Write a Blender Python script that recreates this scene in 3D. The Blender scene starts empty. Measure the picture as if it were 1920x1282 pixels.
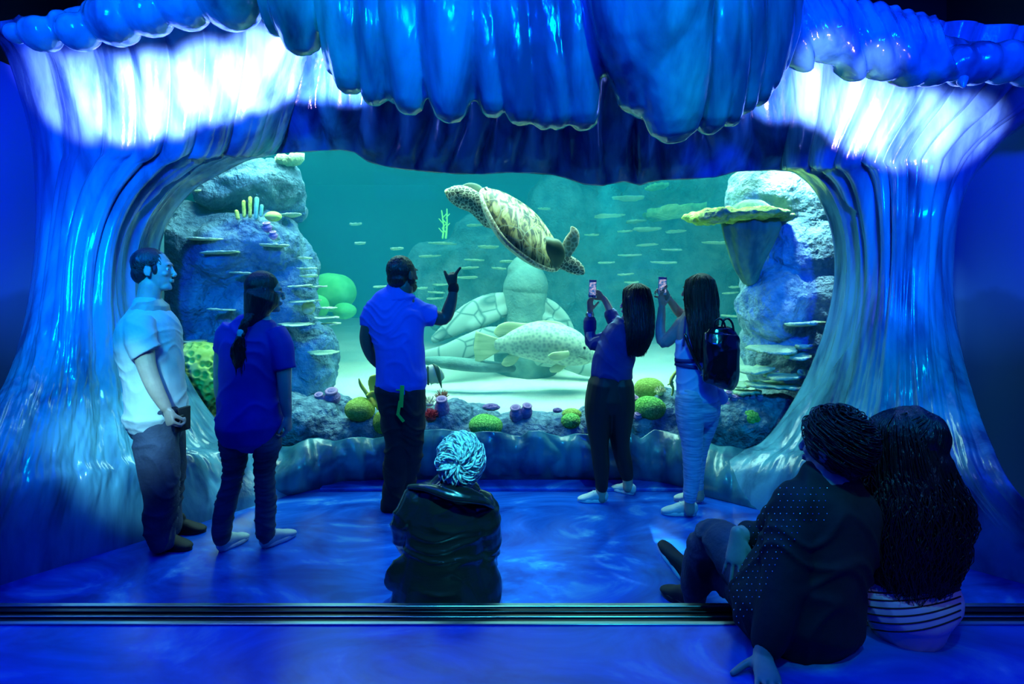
import bpy, bmesh, math, random
import numpy as np
from mathutils import Vector, Matrix, noise
random.seed(7)
C = bpy.context.scene.collection
F = 1100.0      # focal length in pixels of the 1920 wide frame
H = 1.58        # lens height above the lower floor
def P(px, py, d): return Vector(((px-960)*d/F, d, H-(py-533)*d/F))
def on_floor(px, py, z=0.0):
    return P(px, py, (H-z)*F/(py-533))
def V(*a): return Vector(a)
# ------------------------------------------------------------------ materials
def nodes_of(m):
    m.use_nodes = True
    return m.node_tree.nodes, m.node_tree.links
MATS = {}
def mat(name, c1, c2=None, scale=8, rough=0.6, bump=0.0, bscale=60, metal=0.0, coat=0.0, spec=0.5, stretch=(1,1,1),
        kind='noise', ramp=(0.35,0.65), detail=4, emit=0, sheen=0, dist=0.0, c3=None, coatr=0.1):
    m = bpy.data.materials.new(name); n, l = nodes_of(m)
    b = n['Principled BSDF']
    b.inputs['Roughness'].default_value = rough; b.inputs['Metallic'].default_value = metal
    b.inputs['Coat Weight'].default_value = coat; b.inputs['Coat Roughness'].default_value = coatr
    b.inputs['Specular IOR Level'].default_value = spec
    b.inputs['Sheen Weight'].default_value = sheen
    tc = n.new('ShaderNodeTexCoord'); mp = n.new('ShaderNodeMapping'); mp.inputs['Scale'].default_value = stretch
    l.new(tc.outputs['Object'], mp.inputs['Vector'])
    col = b.inputs['Base Color']
    col.default_value = (*c1, 1)
    if c2 is not None:
        if kind == 'noise':
            t = n.new('ShaderNodeTexNoise'); t.inputs['Detail'].default_value = detail; t.inputs['Distortion'].default_value = dist
            out = t.outputs['Fac']
        elif kind == 'voronoi':
            t = n.new('ShaderNodeTexVoronoi'); out = t.outputs['Distance']
        elif kind == 'edge':
            t = n.new('ShaderNodeTexVoronoi'); t.feature = 'DISTANCE_TO_EDGE'; out = t.outputs['Distance']
        elif kind == 'wave':
            t = n.new('ShaderNodeTexWave'); t.bands_direction = 'Z'; t.inputs['Distortion'].default_value = dist; out = t.outputs['Fac']
        t.inputs['Scale'].default_value = scale
        l.new(mp.outputs['Vector'], t.inputs['Vector'])
        r = n.new('ShaderNodeValToRGB')
        r.color_ramp.elements[0].position = ramp[0]; r.color_ramp.elements[0].color = (*c1, 1)
        r.color_ramp.elements[1].position = ramp[1]; r.color_ramp.elements[1].color = (*c2, 1)
        if c3 is not None:
            e = r.color_ramp.elements.new(min(0.99, ramp[1]+0.15)); e.color = (*c3, 1)
        l.new(out, r.inputs['Fac']); l.new(r.outputs['Color'], col)
        if emit: l.new(r.outputs['Color'], b.inputs['Emission Color'])
    if emit:
        b.inputs['Emission Strength'].default_value = emit
        if c2 is None: b.inputs['Emission Color'].default_value = (*c1, 1)
    if bump:
        t2 = n.new('ShaderNodeTexNoise'); t2.inputs['Scale'].default_value = bscale; t2.inputs['Detail'].default_value = 5
        l.new(mp.outputs['Vector'], t2.inputs['Vector'])
        bp = n.new('ShaderNodeBump'); bp.inputs['Strength'].default_value = bump; bp.inputs['Distance'].default_value = 0.02
        l.new(t2.outputs['Fac'], bp.inputs['Height']); l.new(bp.outputs['Normal'], b.inputs['Normal'])
    MATS[name] = m
    return m
# ------------------------------------------------------------------ mesh builder
def catmull(pts, sub):
    """pts: array (n,k) -> denser array"""
    a = np.array(pts, float)
    if len(a) < 3 or sub <= 1:
        out = []
        for i in range(len(a)-1):
            for t in range(sub): out.append(a[i]+(a[i+1]-a[i])*t/sub)
        out.append(a[-1]); return np.array(out)
    out = []
    n = len(a)
    for i in range(n-1):
        p0 = a[max(i-1, 0)]; p1 = a[i]; p2 = a[i+1]; p3 = a[min(i+2, n-1)]
        for j in range(sub):
            t = j/sub
            out.append(0.5*((2*p1)+(-p0+p2)*t+(2*p0-5*p1+4*p2-p3)*t*t+(-p0+3*p1-3*p2+p3)*t**3))
    out.append(a[-1])
    return np.array(out)
class MB:
    def __init__(s): s.v = []; s.f = []; s.mi = []
    def add(s, vs, fs, m=0):
        o = len(s.v); s.v.extend([tuple(x) for x in vs]); s.f.extend([tuple(o+i for i in q) for q in fs]); s.mi.extend([m]*len(fs))
        return s
    def loft(s, st, sub=4, sides=14, wax=None, m=0, rib=None, flatcap=False):
        """st: list of (Vector, rw, rd); oval rings, width axis lies in the XZ plane unless wax is given"""
        a = catmull([(p[0], p[1], p[2], rw, rd) for p, rw, rd in st], sub)
        cen = a[:, :3]; tan = np.gradient(cen, axis=0); tan /= (np.linalg.norm(tan, axis=1, keepdims=True)+1e-9)
        rings = []; w = None
        for i in range(len(a)):
            T = Vector(tan[i])
            if wax is not None: w_ = Vector(wax)-T*T.dot(Vector(wax))
            else:
                w_ = T.cross(V(0, 1, 0))
                if w_.length < 0.35:
                    w_ = (w-T*T.dot(w)) if w is not None else V(1, 0, 0)-T*T.x
            w_.normalize()
            if w is not None and w_.dot(w) < 0: w_ = -w_
            w = w_; dp = T.cross(w)
            rings.append((Vector(cen[i]), T, w.copy(), dp, max(a[i, 3], 1e-4), max(a[i, 4], 1e-4)))
        if not flatcap:
            c, T, w, dp, rw, rd = rings[0]; r = min(rw, rd)
            pre = [(c-T*r*0.9, T, w, dp, rw*.35, rd*.35), (c-T*r*0.55, T, w, dp, rw*.8, rd*.8)]
            c, T, w, dp, rw, rd = rings[-1]; r = min(rw, rd)
            post = [(c+T*r*0.55, T, w, dp, rw*.8, rd*.8), (c+T*r*0.9, T, w, dp, rw*.35, rd*.35)]
            rings = pre+rings+post
        vs = []; fs = []
        for i, (c, T, w, dp, rw, rd) in enumerate(rings):
            for k in range(sides):
                t = 2*math.pi*k/sides
                q = 1+(rib(i/len(rings), t) if rib else 0)
                vs.append(c+w*(math.cos(t)*rw*q)+dp*(math.sin(t)*rd*q))
        n = len(rings)
        for i in range(n-1):
            for k in range(sides):
                k2 = (k+1) % sides
                fs.append((i*sides+k, i*sides+k2, (i+1)*sides+k2, (i+1)*sides+k))
        fs.append(tuple(range(sides-1, -1, -1))); fs.append(tuple((n-1)*sides+k for k in range(sides)))
        return s.add(vs, fs, m)
    def tube(s, pts, r, sides=8, sub=3, r2=None, m=0):
        n = len(pts); r2 = r if r2 is None else r2
        return s.loft([(p, r+(r2-r)*i/max(1, n-1), r+(r2-r)*i/max(1, n-1)) for i, p in enumerate(pts)], sub=sub, sides=sides, m=m)
    def ell(s, c, r, rot=None, seg=16, rings=10, m=0, fn=None):
        c = Vector(c); vs = []; fs = []
        R = rot if rot is not None else Matrix.Identity(3)
        for i in range(1, rings):
            ph = math.pi*i/rings
            for k in range(seg):
                t = 2*math.pi*k/seg
                u = V(math.sin(ph)*math.cos(t), math.sin(ph)*math.sin(t), math.cos(ph))
                q = V(u.x*r[0], u.y*r[1], u.z*r[2])
                if fn: q = fn(u, q)
                vs.append(c+R@q)
        t_ = V(0, 0, r[2]); b_ = V(0, 0, -r[2])
        if fn: t_ = fn(V(0, 0, 1), t_); b_ = fn(V(0, 0, -1), b_)
        vs.append(c+R@t_); vs.append(c+R@b_)
        for i in range(rings-2):
            for k in range(seg):
                k2 = (k+1) % seg
                fs.append((i*seg+k, (i+1)*seg+k, (i+1)*seg+k2, i*seg+k2))
        T = len(vs)-2; B = len(vs)-1
        for k in range(seg):
            k2 = (k+1) % seg
            fs.append((T, k, k2)); fs.append((B, (rings-2)*seg+k2, (rings-2)*seg+k))
        return s.add(vs, fs, m)
    def box(s, c, h, rot=None, m=0):
        c = Vector(c); R = rot if rot is not None else Matrix.Identity(3)
        vs = [c+R@V(x*h[0], y*h[1], z*h[2]) for x in (-1, 1) for y in (-1, 1) for z in (-1, 1)]
        return s.add(vs, [(0, 1, 3, 2), (4, 6, 7, 5), (0, 4, 5, 1), (2, 3, 7, 6), (0, 2, 6, 4), (1, 5, 7, 3)], m)
    def build(s, name, m, parent=None, voxel=None, smooth=0, disp=None, bevel=None, sub=0, flat=False, mods=None, solid=None):
        me = bpy.data.meshes.new(name)
        me.from_pydata(s.v, [], s.f); me.update()
        if voxel or bevel or sub or solid:
            ob = bpy.data.objects.new('tmp', me); C.objects.link(ob)
            if solid:
                q = ob.modifiers.new('s', 'SOLIDIFY'); q.thickness = solid; q.offset = -1
            if bevel:
                q = ob.modifiers.new('b', 'BEVEL'); q.width = bevel; q.segments = 3
            if sub:
                q = ob.modifiers.new('u', 'SUBSURF'); q.levels = sub; q.render_levels = sub
            if voxel:
                q = ob.modifiers.new('r', 'REMESH'); q.mode = 'VOXEL'; q.voxel_size = voxel
            if smooth:
                q = ob.modifiers.new('m', 'SMOOTH'); q.factor = 0.5; q.iterations = smooth
            dg = bpy.context.evaluated_depsgraph_get()
            me2 = bpy.data.meshes.new_from_object(ob.evaluated_get(dg), depsgraph=dg)
            bpy.data.objects.remove(ob); bpy.data.meshes.remove(me); me = me2; me.name = name
        n = len(me.vertices); co = np.empty(n*3); me.vertices.foreach_get('co', co); co = co.reshape(-1, 3)
        if disp:
            no = np.empty(n*3); me.vertices.foreach_get('normal', no); no = no.reshape(-1, 3)
            h = np.array([disp(Vector(p)) for p in co])
            co = co+no*h[:, None]
        o = bpy.data.objects.new(name, me); C.objects.link(o)
        if parent is not None:
            o.parent = parent; q = parent
            while q is not None: co = co-np.array(q.location); q = q.parent
        else:
            base = np.array([(co[:, 0].min()+co[:, 0].max())/2, (co[:, 1].min()+co[:, 1].max())/2, co[:, 2].min()])
            o.location = base; co = co-base
        me.vertices.foreach_set('co', co.ravel()); me.update()
        ms = m if isinstance(m, (list, tuple)) else [m]
        me.materials.clear()
        for q in ms: me.materials.append(q)
        if len(ms) > 1 and not voxel and not bevel and not sub and not solid:
            me.polygons.foreach_set('material_index', s.mi)
        if not flat: me.polygons.foreach_set('use_smooth', [True]*len(me.polygons))
        return o
def merge_into(o, mb, m):
    """sew extra pieces (world coordinates) into an existing mesh as surface detail with a second material"""
    me = o.data; w = world_loc(o); n0 = len(me.materials); me.materials.append(m)
    bm = bmesh.new(); bm.from_mesh(me)
    vs = [bm.verts.new(Vector(v)-w) for v in mb.v]
    for f in mb.f:
        try:
            q = bm.faces.new([vs[i] for i in f]); q.material_index = n0; q.smooth = True
        except ValueError: pass
    bm.to_mesh(me); bm.free(); me.update()
def world_loc(o):
    v = Vector((0, 0, 0))
    while o is not None: v += o.location; o = o.parent
    return v
def fbm(p, s=1.0, o=4):
    a = 0; f = s; w = 1.0
    for _ in range(o):
        a += w*noise.noise(p*f); f *= 2.03; w *= .5
    return a
def wrinkle(amp, sx=6, sz=14, lo=0.35):
    """cloth folds running mostly across the body"""
    def f(p):
        q = V(p.x*sx, p.y*sx, p.z*sz+2.2*noise.noise(V(p.x*4, p.y*4, p.z*3)))
        r = 1-abs(noise.noise(q))*2.4
        return amp*(r*r*(1 if r > 0 else 0)-lo)+amp*.5*noise.noise(p*9)
    return f
def rocky(amp, s=2.2, o=5):
    def f(p):
        r = fbm(p, s, o); c = 1-abs(noise.noise(p*s*1.7))*2
        return amp*(r*0.8+0.35*c)+amp*.12*noise.noise(p*28)
    return f
def tag(o, label=None, cat=None, group=None, kind=None):
    if label: o['label'] = label
    if cat: o['category'] = cat
    if group: o['group'] = group
    if kind: o['kind'] = kind
    return o
def thing(name, label, cat, loc, group=None):
    o = bpy.data.objects.new(name, None); C.objects.link(o); o.location = loc; o.empty_display_size = 0.1
    return tag(o, label, cat, group)
def rotm(yaw=0, pitch=0, roll=0):
    """yaw 0 faces +Y (away from the lens), 90 faces +X; pitch up positive; roll to the right positive"""
    return (Matrix.Rotation(-math.radians(yaw), 3, 'Z') @ Matrix.Rotation(math.radians(pitch), 3, 'X') @ Matrix.Rotation(math.radians(roll), 3, 'Y'))
def axes(x, y, z): return Matrix((x, y, z)).transposed()
# ------------------------------------------------------------------ people
M_skin = mat('skin', (.42, .30, .24), (.5, .36, .28), scale=20, rough=.45, bump=.05, bscale=120)
M_skin_dark = mat('skin_dark', (.13, .08, .06), (.17, .1, .07), scale=20, rough=.45, bump=.05, bscale=120)
M_eye = mat('eye_white', (.7, .7, .7), rough=.15)
class Fig:
    def __init__(s, d): s.d = d
    def p(s, px, py, dd=0): return P(px, py, s.d+dd)
    def st(s, L, k=1.0):
        out = []
        for e in L:
            px, py, dd, rw = e[:4]; rd = e[4] if len(e) > 4 else rw
            q = F/(s.d+dd)
            out.append((s.p(px, py, dd), rw/q*k, rd/q*k))
        return out
def add_head(mb, c, R, s=1.0, ears=True, beard=False):
    def E(p, r, rot=None): mb.ell(c+R@(Vector(p)*s), [x*s for x in r], rot=R if rot is None else R@rot)
    E((0, -.022, .04), (.074, .094, .082)); E((0, .022, .0), (.068, .066, .095))
    E((0, .03, -.045), (.056, .055, .066)); E((0, .052, -.092), (.036, .036, .026)); E((0, .078, -.101), (.017, .013, .014))
    E((0, .076, .03), (.046, .014, .013)); E((.037, .06, -.022), (.02, .022, .018)); E((-.037, .06, -.022), (.02, .022, .018))
    mb.loft([(c+R@(V(0, .083, .02)*s), .009*s, .008*s), (c+R@(V(0, .096, -.008)*s), .0095*s, .009*s), (c+R@(V(0, .106, -.028)*s), .0125*s, .0105*s)], sub=3, sides=8)
    E((.011, .1, -.034), (.008, .01, .007)); E((-.011, .1, -.034), (.008, .01, .007))
    E((0, .092, -.057), (.021, .0085, .0055)); E((0, .091, -.068), (.019, .0085, .006))
    for sx in (-1, 1):
        if ears:
            rr = Matrix.Rotation(math.radians(-14*1), 3, 'X')
            E((sx*.080, -.006, -.008), (.008, .018, .03), rr); E((sx*.088, -.016, .002), (.006, .009, .024), rr); E((sx*.081, .0, -.03), (.006, .008, .009))
def add_eyes(root, c, R, s=1.0):
    for sx in (-1, 1):
        b = MB(); b.ell(c+R@(V(sx*.03, .0715, .004)*s), [.0115*s]*3, seg=12, rings=8)
        o = b.build('eye', M_eye, root)
        b = MB(); b.ell(c+R@(V(sx*.031, .0815, .004)*s), (.005*s, .0025*s, .005*s), rot=R, seg=10, rings=6)
        b.build('iris', MATS['black_rubber'], o)
        b = MB(); b.ell(c+R@(V(sx*.032, .0835, .026)*s), (.018*s, .005*s, .004*s), rot=R, seg=10, rings=6)
        b.build('eyebrow', MATS['hair_dark'], root)
def add_hand(mb, w, fdir, palm, side=1, s=1.0, curl=(20, 25, 25, 28), thumb=(.75, 15), idx=None, spread=1.0):
    Y = Vector(fdir).normalized(); Z = Vector(palm); Z = (Z-Y*Y.dot(Z)).normalized(); X = Y.cross(Z)*side
    pt = lambda x, y, z: w+X*x*s+Y*y*s+Z*z*s
    mb.loft([(pt(0, -.02, 0), .025*s, .02*s), (pt(.002, .03, 0), .034*s, .017*s), (pt(0, .075, 0), .04*s, .0135*s), (pt(0, .09, .0), .038*s, .011*s)], wax=X, sub=3, sides=12)
    mb.ell(pt(.024, .035, .01), (.016*s, .026*s, .012*s), rot=axes(X, Y, Z))
    for k, (x, ln, r) in enumerate(((.03, .96, .0088), (.0105, 1.06, .0092), (-.0095, .98, .0086), (-.028, .8, .0076))):
        a = curl[k] if not (k == 0 and idx is not None) else idx
        p = pt(x, .088-(.006 if k in (0, 2) else 0)-(.014 if k == 3 else 0), 0); ang = 0; pts = [p-Y*.02*s, p]
        sp = (1.5-k)*.045*spread
        for sg, l_ in enumerate((.046, .028, .022)):
            ang += math.radians(a*(1.0 if sg else .8))
            d = Y*math.cos(ang)+Z*math.sin(ang)+X*sp
            p = p+d.normalized()*l_*ln*s; pts.append(p)
        mb.loft([(q, (r-.0004*i)*s, (r-.0004*i)*s) for i, q in enumerate(pts)], sub=2, sides=8)
    p = pt(.026, .02, .004); d = (X*thumb[0]+Y*(1-thumb[0]*.35)+Z*.3).normalized(); pts = [p, p+d*.032*s]
    d2 = (d+Z*math.tan(math.radians(thumb[1]))*.6+Y*.25).normalized(); pts += [p+d*.032*s+d2*.03*s, p+d*.032*s+d2*.054*s]
    mb.loft([(q, r*s, r*s) for q, r in zip(pts, (.014, .0115, .0105, .009))], sub=2, sides=8)
def shoe(root, heel, toe, w, hgt, m, msole=None, ankle=None, name='shoe', laces=None):
    """heel and toe are ground points (centre of the sole), a real shoe between them"""
    d = toe-heel; L = d.length; y = d.normalized(); up = V(0, 0, 1); x = y.cross(up).normalized(); up = x.cross(y)
    q = lambda t, z: heel+y*(L*t)+up*z
    b = MB()
    b.loft([(q(.06, hgt*.5), w*.36, hgt*.5), (q(.2, hgt*.52), w*.42, hgt*.54), (q(.42, hgt*.47), w*.42, hgt*.45), (q(.62, hgt*.36), w*.47, hgt*.34), (q(.82, hgt*.28), w*.47, hgt*.25), (q(.95, hgt*.22), w*.34, hgt*.17)], wax=x, sub=4, sides=16)
    if ankle is not None: b.loft([(q(.22, hgt*.6), w*.36, w*.42), (q(.2, hgt*1.1), w*.33, w*.42)], wax=x, sub=3, sides=14)
    o = b.build(name, m, root, voxel=.0045, smooth=3)
    s = MB(); hs = min(.028, hgt*.3)
    vs = []; n = 28; prof = []
    for k in range(n):
        t = 2*math.pi*k/n; yy = math.cos(t); xx = math.sin(t)
        ly = .5+.515*yy; wx = w*(.5 if yy > 0 else .42)*xx*(1-.12*max(0, 1-abs(yy)*2))
        prof.append((ly, wx))
    for z in (0.0, hs*.3, hs): vs += [heel+y*(L*ly)+x*wx*(1.03 if z else 1)+up*z for ly, wx in prof]
    fs = [(i*n+k, i*n+(k+1) % n, (i+1)*n+(k+1) % n, (i+1)*n+k) for i in range(2) for k in range(n)]
    fs += [tuple(range(n-1, -1, -1)), tuple(2*n+k for k in range(n))]
    s.add(vs, fs); s.build('sole', msole or m, o)
    if laces:
        l_ = MB()
        for t in (.45, .52, .59, .66):
            zz = hgt*(1.02-.62*(t-.42)/.3)*.92
            l_.tube([q(t, zz)-x*w*.2, q(t+.01, zz+.004), q(t, zz)+x*w*.2], .0028, sides=6)
        l_.build('laces', laces, o)
    return o
def strand(b, pts, r0, r1, sides=4, sub=3): b.loft([(p, r0+(r1-r0)*i/(len(pts)-1), r0+(r1-r0)*i/(len(pts)-1)) for i, p in enumerate(pts)], sub=sub, sides=sides, flatcap=True)
def scalp_strands(b, c, R, s, n, crown=(0, -.05, .06), tmax=1.9, ln=.7, r=.0035, lift=.012, swirl=.5, rad=(.083, .1, .092), keep=None, seed=1, chaos=False):
    rnd = random.Random(seed)
    cd = Vector(crown).normalized(); e1 = cd.cross(V(0, 1, .3)).normalized(); e2 = cd.cross(e1)
    for i in range(n):
        t0 = (rnd.random()**.6)*tmax; a = rnd.random()*2*math.pi; L = ln*(.6+.8*rnd.random()); wob = swirl*rnd.uniform(-1.6, 1.6) if chaos else 0
        pts = []; lf = lift*(.4+rnd.random()); j = rnd.uniform(-.25, .25)
        for k in range(5):
            t = t0+L*k/4; ph = a+(swirl+wob)*(k/4)+j*(k/4)**2
            u = cd*math.cos(t)+(e1*math.cos(ph)+e2*math.sin(ph))*math.sin(t)
            q = V(u.x*rad[0], u.y*rad[1], u.z*rad[2])*(1+lf*8*(.1+(k/4)*(1.35-k/4))) + V(0, -.022, .03)
            pts.append(q)
        if keep and not keep(pts[0], pts[-1]): continue
        strand(b, [c+R@(q*s) for q in pts], r*s, r*.15*s)
def fall_strands(b, st, n, wig=.006, r=.003, seed=2, crown=False, spill=0.05, curl=0):
    """locks laid along the outside of a lofted hair mass"""
    rnd = random.Random(seed); a = catmull([(p[0], p[1], p[2], rw, rd) for p, rw, rd in st], 4); N = len(a)
    for i in range(n):
        th = rnd.uniform(0, 2*math.pi); i0 = rnd.uniform(0, .35)*N; i1 = min(N-1, N*(.75+.3*rnd.random())); ph = rnd.random()*9
        pts = []
        for k in range(9):
            x = i0+(i1-i0)*k/8; lo = int(x); hi = min(N-1, lo+1); q = a[lo]+(a[hi]-a[lo])*(x-lo)
            rr = 1.0+.06*math.sin(ph+k*(.9+curl))
            pts.append(V(q[0]+math.cos(th)*q[3]*rr+wig*math.sin(ph*2+k*(1.3+curl)), q[1]+math.sin(th)*q[4]*rr+wig*math.cos(ph+k*1.1), q[2]-spill*(k/8)**3*rnd.random()))
        if crown and i0 < .16*N:
            q = a[0]; pts = [V(q[0]+math.cos(th)*q[3]*e, q[1]+math.sin(th)*q[4]*e, q[2]+q[3]*1.06*g) for e, g in ((.25, .97), (.68, .76), (.93, .4))]+pts[1:]
        strand(b, pts, r, r*.3)
M_rubber = mat('black_rubber', (.01, .01, .012), rough=.35)
M_hair = mat('hair_dark', (.006, .005, .006), (.02, .015, .014), scale=90, rough=.32, bump=.5, bscale=140, stretch=(1, 1, .12), spec=.6)
M_hair_b = mat('hair_brown', (.02, .012, .01), (.08, .045, .03), scale=70, rough=.35, bump=.5, bscale=140, stretch=(1, 1, .08), spec=.5)
M_hair_w = mat('hair_white', (.22, .26, .27), (.9, .95, .95), scale=60, rough=.4, bump=.3, bscale=200)
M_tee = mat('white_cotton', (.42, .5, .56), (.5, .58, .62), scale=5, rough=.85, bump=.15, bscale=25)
M_jean = mat('denim', (.012, .02, .05), (.04, .055, .11), scale=5, rough=.8, bump=.25, bscale=60, c3=(.08, .11, .18))
M_jean_g = mat('denim_worn', (.018, .03, .055), (.07, .1, .15), scale=6, rough=.75, bump=.35, bscale=22, stretch=(.35, .35, 2.2))
M_navy = mat('royal_blue_jersey', (.012, .014, .30), (.018, .02, .42), scale=4, rough=.7, bump=.25, bscale=14)
M_mint = mat('mint_cotton', (.4, .62, .58), rough=.8)
M_polo = mat('blue_pique', (.05, .10, .62), (.06, .13, .72), scale=4, rough=.75, bump=.15, bscale=16)
M_black = mat('black_cotton', (.006, .006, .010), (.012, .012, .018), scale=9, rough=.8, bump=.2, bscale=18)
M_leg = mat('black_leggings', (.004, .004, .006), rough=.6)
M_heather = mat('heather_leggings', (.2, .34, .52), (.5, .66, .82), scale=26, rough=.75, stretch=(.35, .35, 3.4), bump=.1)
M_blouse = mat('indigo_blouse', (.015, .02, .13), (.02, .03, .19), scale=5, rough=.75, bump=.3, bscale=12)
M_tank = mat('pale_jersey', (.36, .52, .85), (.44, .6, .9), scale=4, rough=.7, bump=.12, bscale=12)
M_leather = mat('black_leather', (.008, .01, .012), rough=.25, coat=.5, coatr=.22, bump=.25, bscale=9, stretch=(.5, .5, 2.4))
M_patent = mat('patent_leather', (.006, .007, .014), rough=.16, coat=.6, coatr=.1, bump=.12, bscale=10)
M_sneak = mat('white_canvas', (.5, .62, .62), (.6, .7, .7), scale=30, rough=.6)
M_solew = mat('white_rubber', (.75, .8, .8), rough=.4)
M_shoeb = mat('black_suede', (.01, .01, .012), rough=.7)
M_metal = mat('brushed_metal', (.35, .37, .4), rough=.25, metal=1)
M_watch = mat('watch_face', (.8, .85, .9), rough=.2)
M_phone = mat('phone_shell', (.5, .52, .55), rough=.3)
M_screen = mat('phone_screen', (.02, .15, .35), (.75, .62, .62), scale=55, rough=.2, emit=.9, ramp=(.42, .68), c3=(.9, .9, .95))
M_lime = mat('lime_lanyard', (.12, .75, .06), rough=.5)
M_stud = mat('steel_studs', (.6, .65, .7), rough=.2, metal=1)
M_stripe = mat('striped_knit', (.5, .5, .72), rough=.8)
M_gold = mat('gold_metal', (.7, .5, .2), rough=.25, metal=1)

def body(root, fg, head, limbs, hands, skin, nk=None, voxel=.0045, ears=True):
    b = MB(); c, R, s = head; add_head(b, c, R, s, ears)
    for L, k in limbs: b.loft(fg.st(L, k), sub=4, sides=16)
    for h in hands: add_hand(b, **h)
    o = b.build('body', skin, root, voxel=voxel, smooth=3)
    add_eyes(root, c, R, s)
    return o

# ---- man in the white T-shirt, far left
def man_white():
    fg = Fig(3.53); base = on_floor(308, 1022)
    root = thing('person', 'man standing at the far left in white T-shirt and baggy jeans, looking right', 'person', base)
    R = rotm(78, 0); c = fg.p(290, 506); s = 1.06
    torso = [(283, 585, 0, 36, 50), (280, 605, 0, 44, 66), (281, 650, 0, 50, 68), (288, 700, 0, 49, 58), (293, 740, 0, 49, 56), (294, 768, 0, 51, 60)]
    neck = [(284, 530, 0, 20, 19), (279, 560, 0, 21, 20), (276, 582, 0, 27, 32)]
    armN = [(262, 612, -.17, 22, 20), (268, 650, -.2, 19), (276, 690, -.21, 16), (292, 730, -.21, 14), (311, 764, -.2, 10)]
    armF = [(300, 612, .18, 20), (318, 660, .2, 17), (330, 710, .2, 14), (338, 762, .17, 9)]
    legN = [(290, 775, -.06, 42, 36), (293, 830, -.08, 37, 36), (299, 880, -.1, 34, 34), (302, 940, -.1, 30, 30), (301, 985, -.08, 27, 28), (303, 1010, -.08, 25, 26)]
    legF = [(305, 775, .1, 38, 34), (310, 830, .12, 34, 33), (318, 880, .14, 26, 28), (316, 940, .14, 22, 26), (322, 984, .14, 20, 24)]
    w = fg.p(312, 766, -.2)
    hands = [dict(w=w, fdir=(.35, -.1, -1), palm=(.45, .9, .1), side=1, s=1.02, curl=(62, 70, 74, 76), thumb=(.2, 55)),
             dict(w=fg.p(338, 764, .17), fdir=(.1, 0, -1), palm=(-.3, -1, 0), side=1, s=.95, curl=(30, 34, 36, 38))]
    body(root, fg, (c, R, s), [(torso, .86), (neck, 1), (armN, 1), (armF, 1), (legN, .8), (legF, .8)], hands, M_skin)
    b = MB()
    b.loft(fg.st([(279, 575, 0, 26, 34)]+torso[1:]+[(294, 774, 0, 53, 66)]), sub=4, sides=24)
    b.loft(fg.st([(264, 600, -.13, 26), (262, 622, -.17, 28, 26), (268, 650, -.2, 27, 26), (275, 662, -.2, 28, 27)]), sub=3, sides=18, flatcap=True)
    b.loft(fg.st([(296, 600, .13, 24), (304, 630, .18, 24), (312, 655, .2, 23)]), sub=3, sides=18)
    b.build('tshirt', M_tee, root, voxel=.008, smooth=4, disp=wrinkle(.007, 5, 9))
    b = MB()
    b.loft(fg.st([(294, 766, 0, 43, 50), (296, 800, 0, 45, 52)]), sub=3, sides=24)
    b.loft(fg.st(legN), sub=5, sides=20); b.loft(fg.st(legF), sub=5, sides=20)
    j = b.build('jeans', M_jean, root, voxel=.008, smooth=3, disp=wrinkle(.012, 4, 8))
    b = MB(); p = fg.p(343, 785, -.02); b.box(p, (.012, .05, .07), rot=rotm(12)); b.build('pocket_flap', M_black, j, bevel=.004)
    c0 = MB(); c0.ell(c+R@(V(0, -.03, .045)*s), [.081*s, .095*s, .083*s], rot=R); c0.ell(c+R@(V(0, -.065, -.02)*s), [.062*s, .055*s, .062*s], rot=R)
    for sx in (-1, 1): c0.ell(c+R@(V(sx*.066, .024, .0)*s), [.011*s, .014*s, .028*s], rot=R)
    def keep(a, z): return z.y < .052 and not (z.z < .0 and z.y > .0) and z.z > -.09
    scalp_strands(c0, c, R, s, 500, r=.0035, ln=.4, lift=.006, swirl=.2, keep=keep, seed=3, crown=(0, -.05, .08), rad=(.08, .095, .085))
    c0.build('hair', M_hair, root)
    h = on_floor(285, 1024); shoe(root, h, h+V(.262, -.05, 0), .105, .1, M_shoeb, M_rubber, ankle=1, laces=M_jean)
    h = on_floor(322, 1000); shoe(root, h, h+V(.2, .03, 0), .1, .09, M_shoeb, M_rubber, ankle=1)
    # watch-sized phone in the hand
    ph = MB(); ph.box(fg.p(336, 794, -.15), (.006, .03, .045), rot=rotm(15)); o = ph.build('mobile_phone', M_rubber, None, bevel=.003)
    tag(o, "dark phone held down in the white T-shirt man's lowered fist", 'phone')
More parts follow.
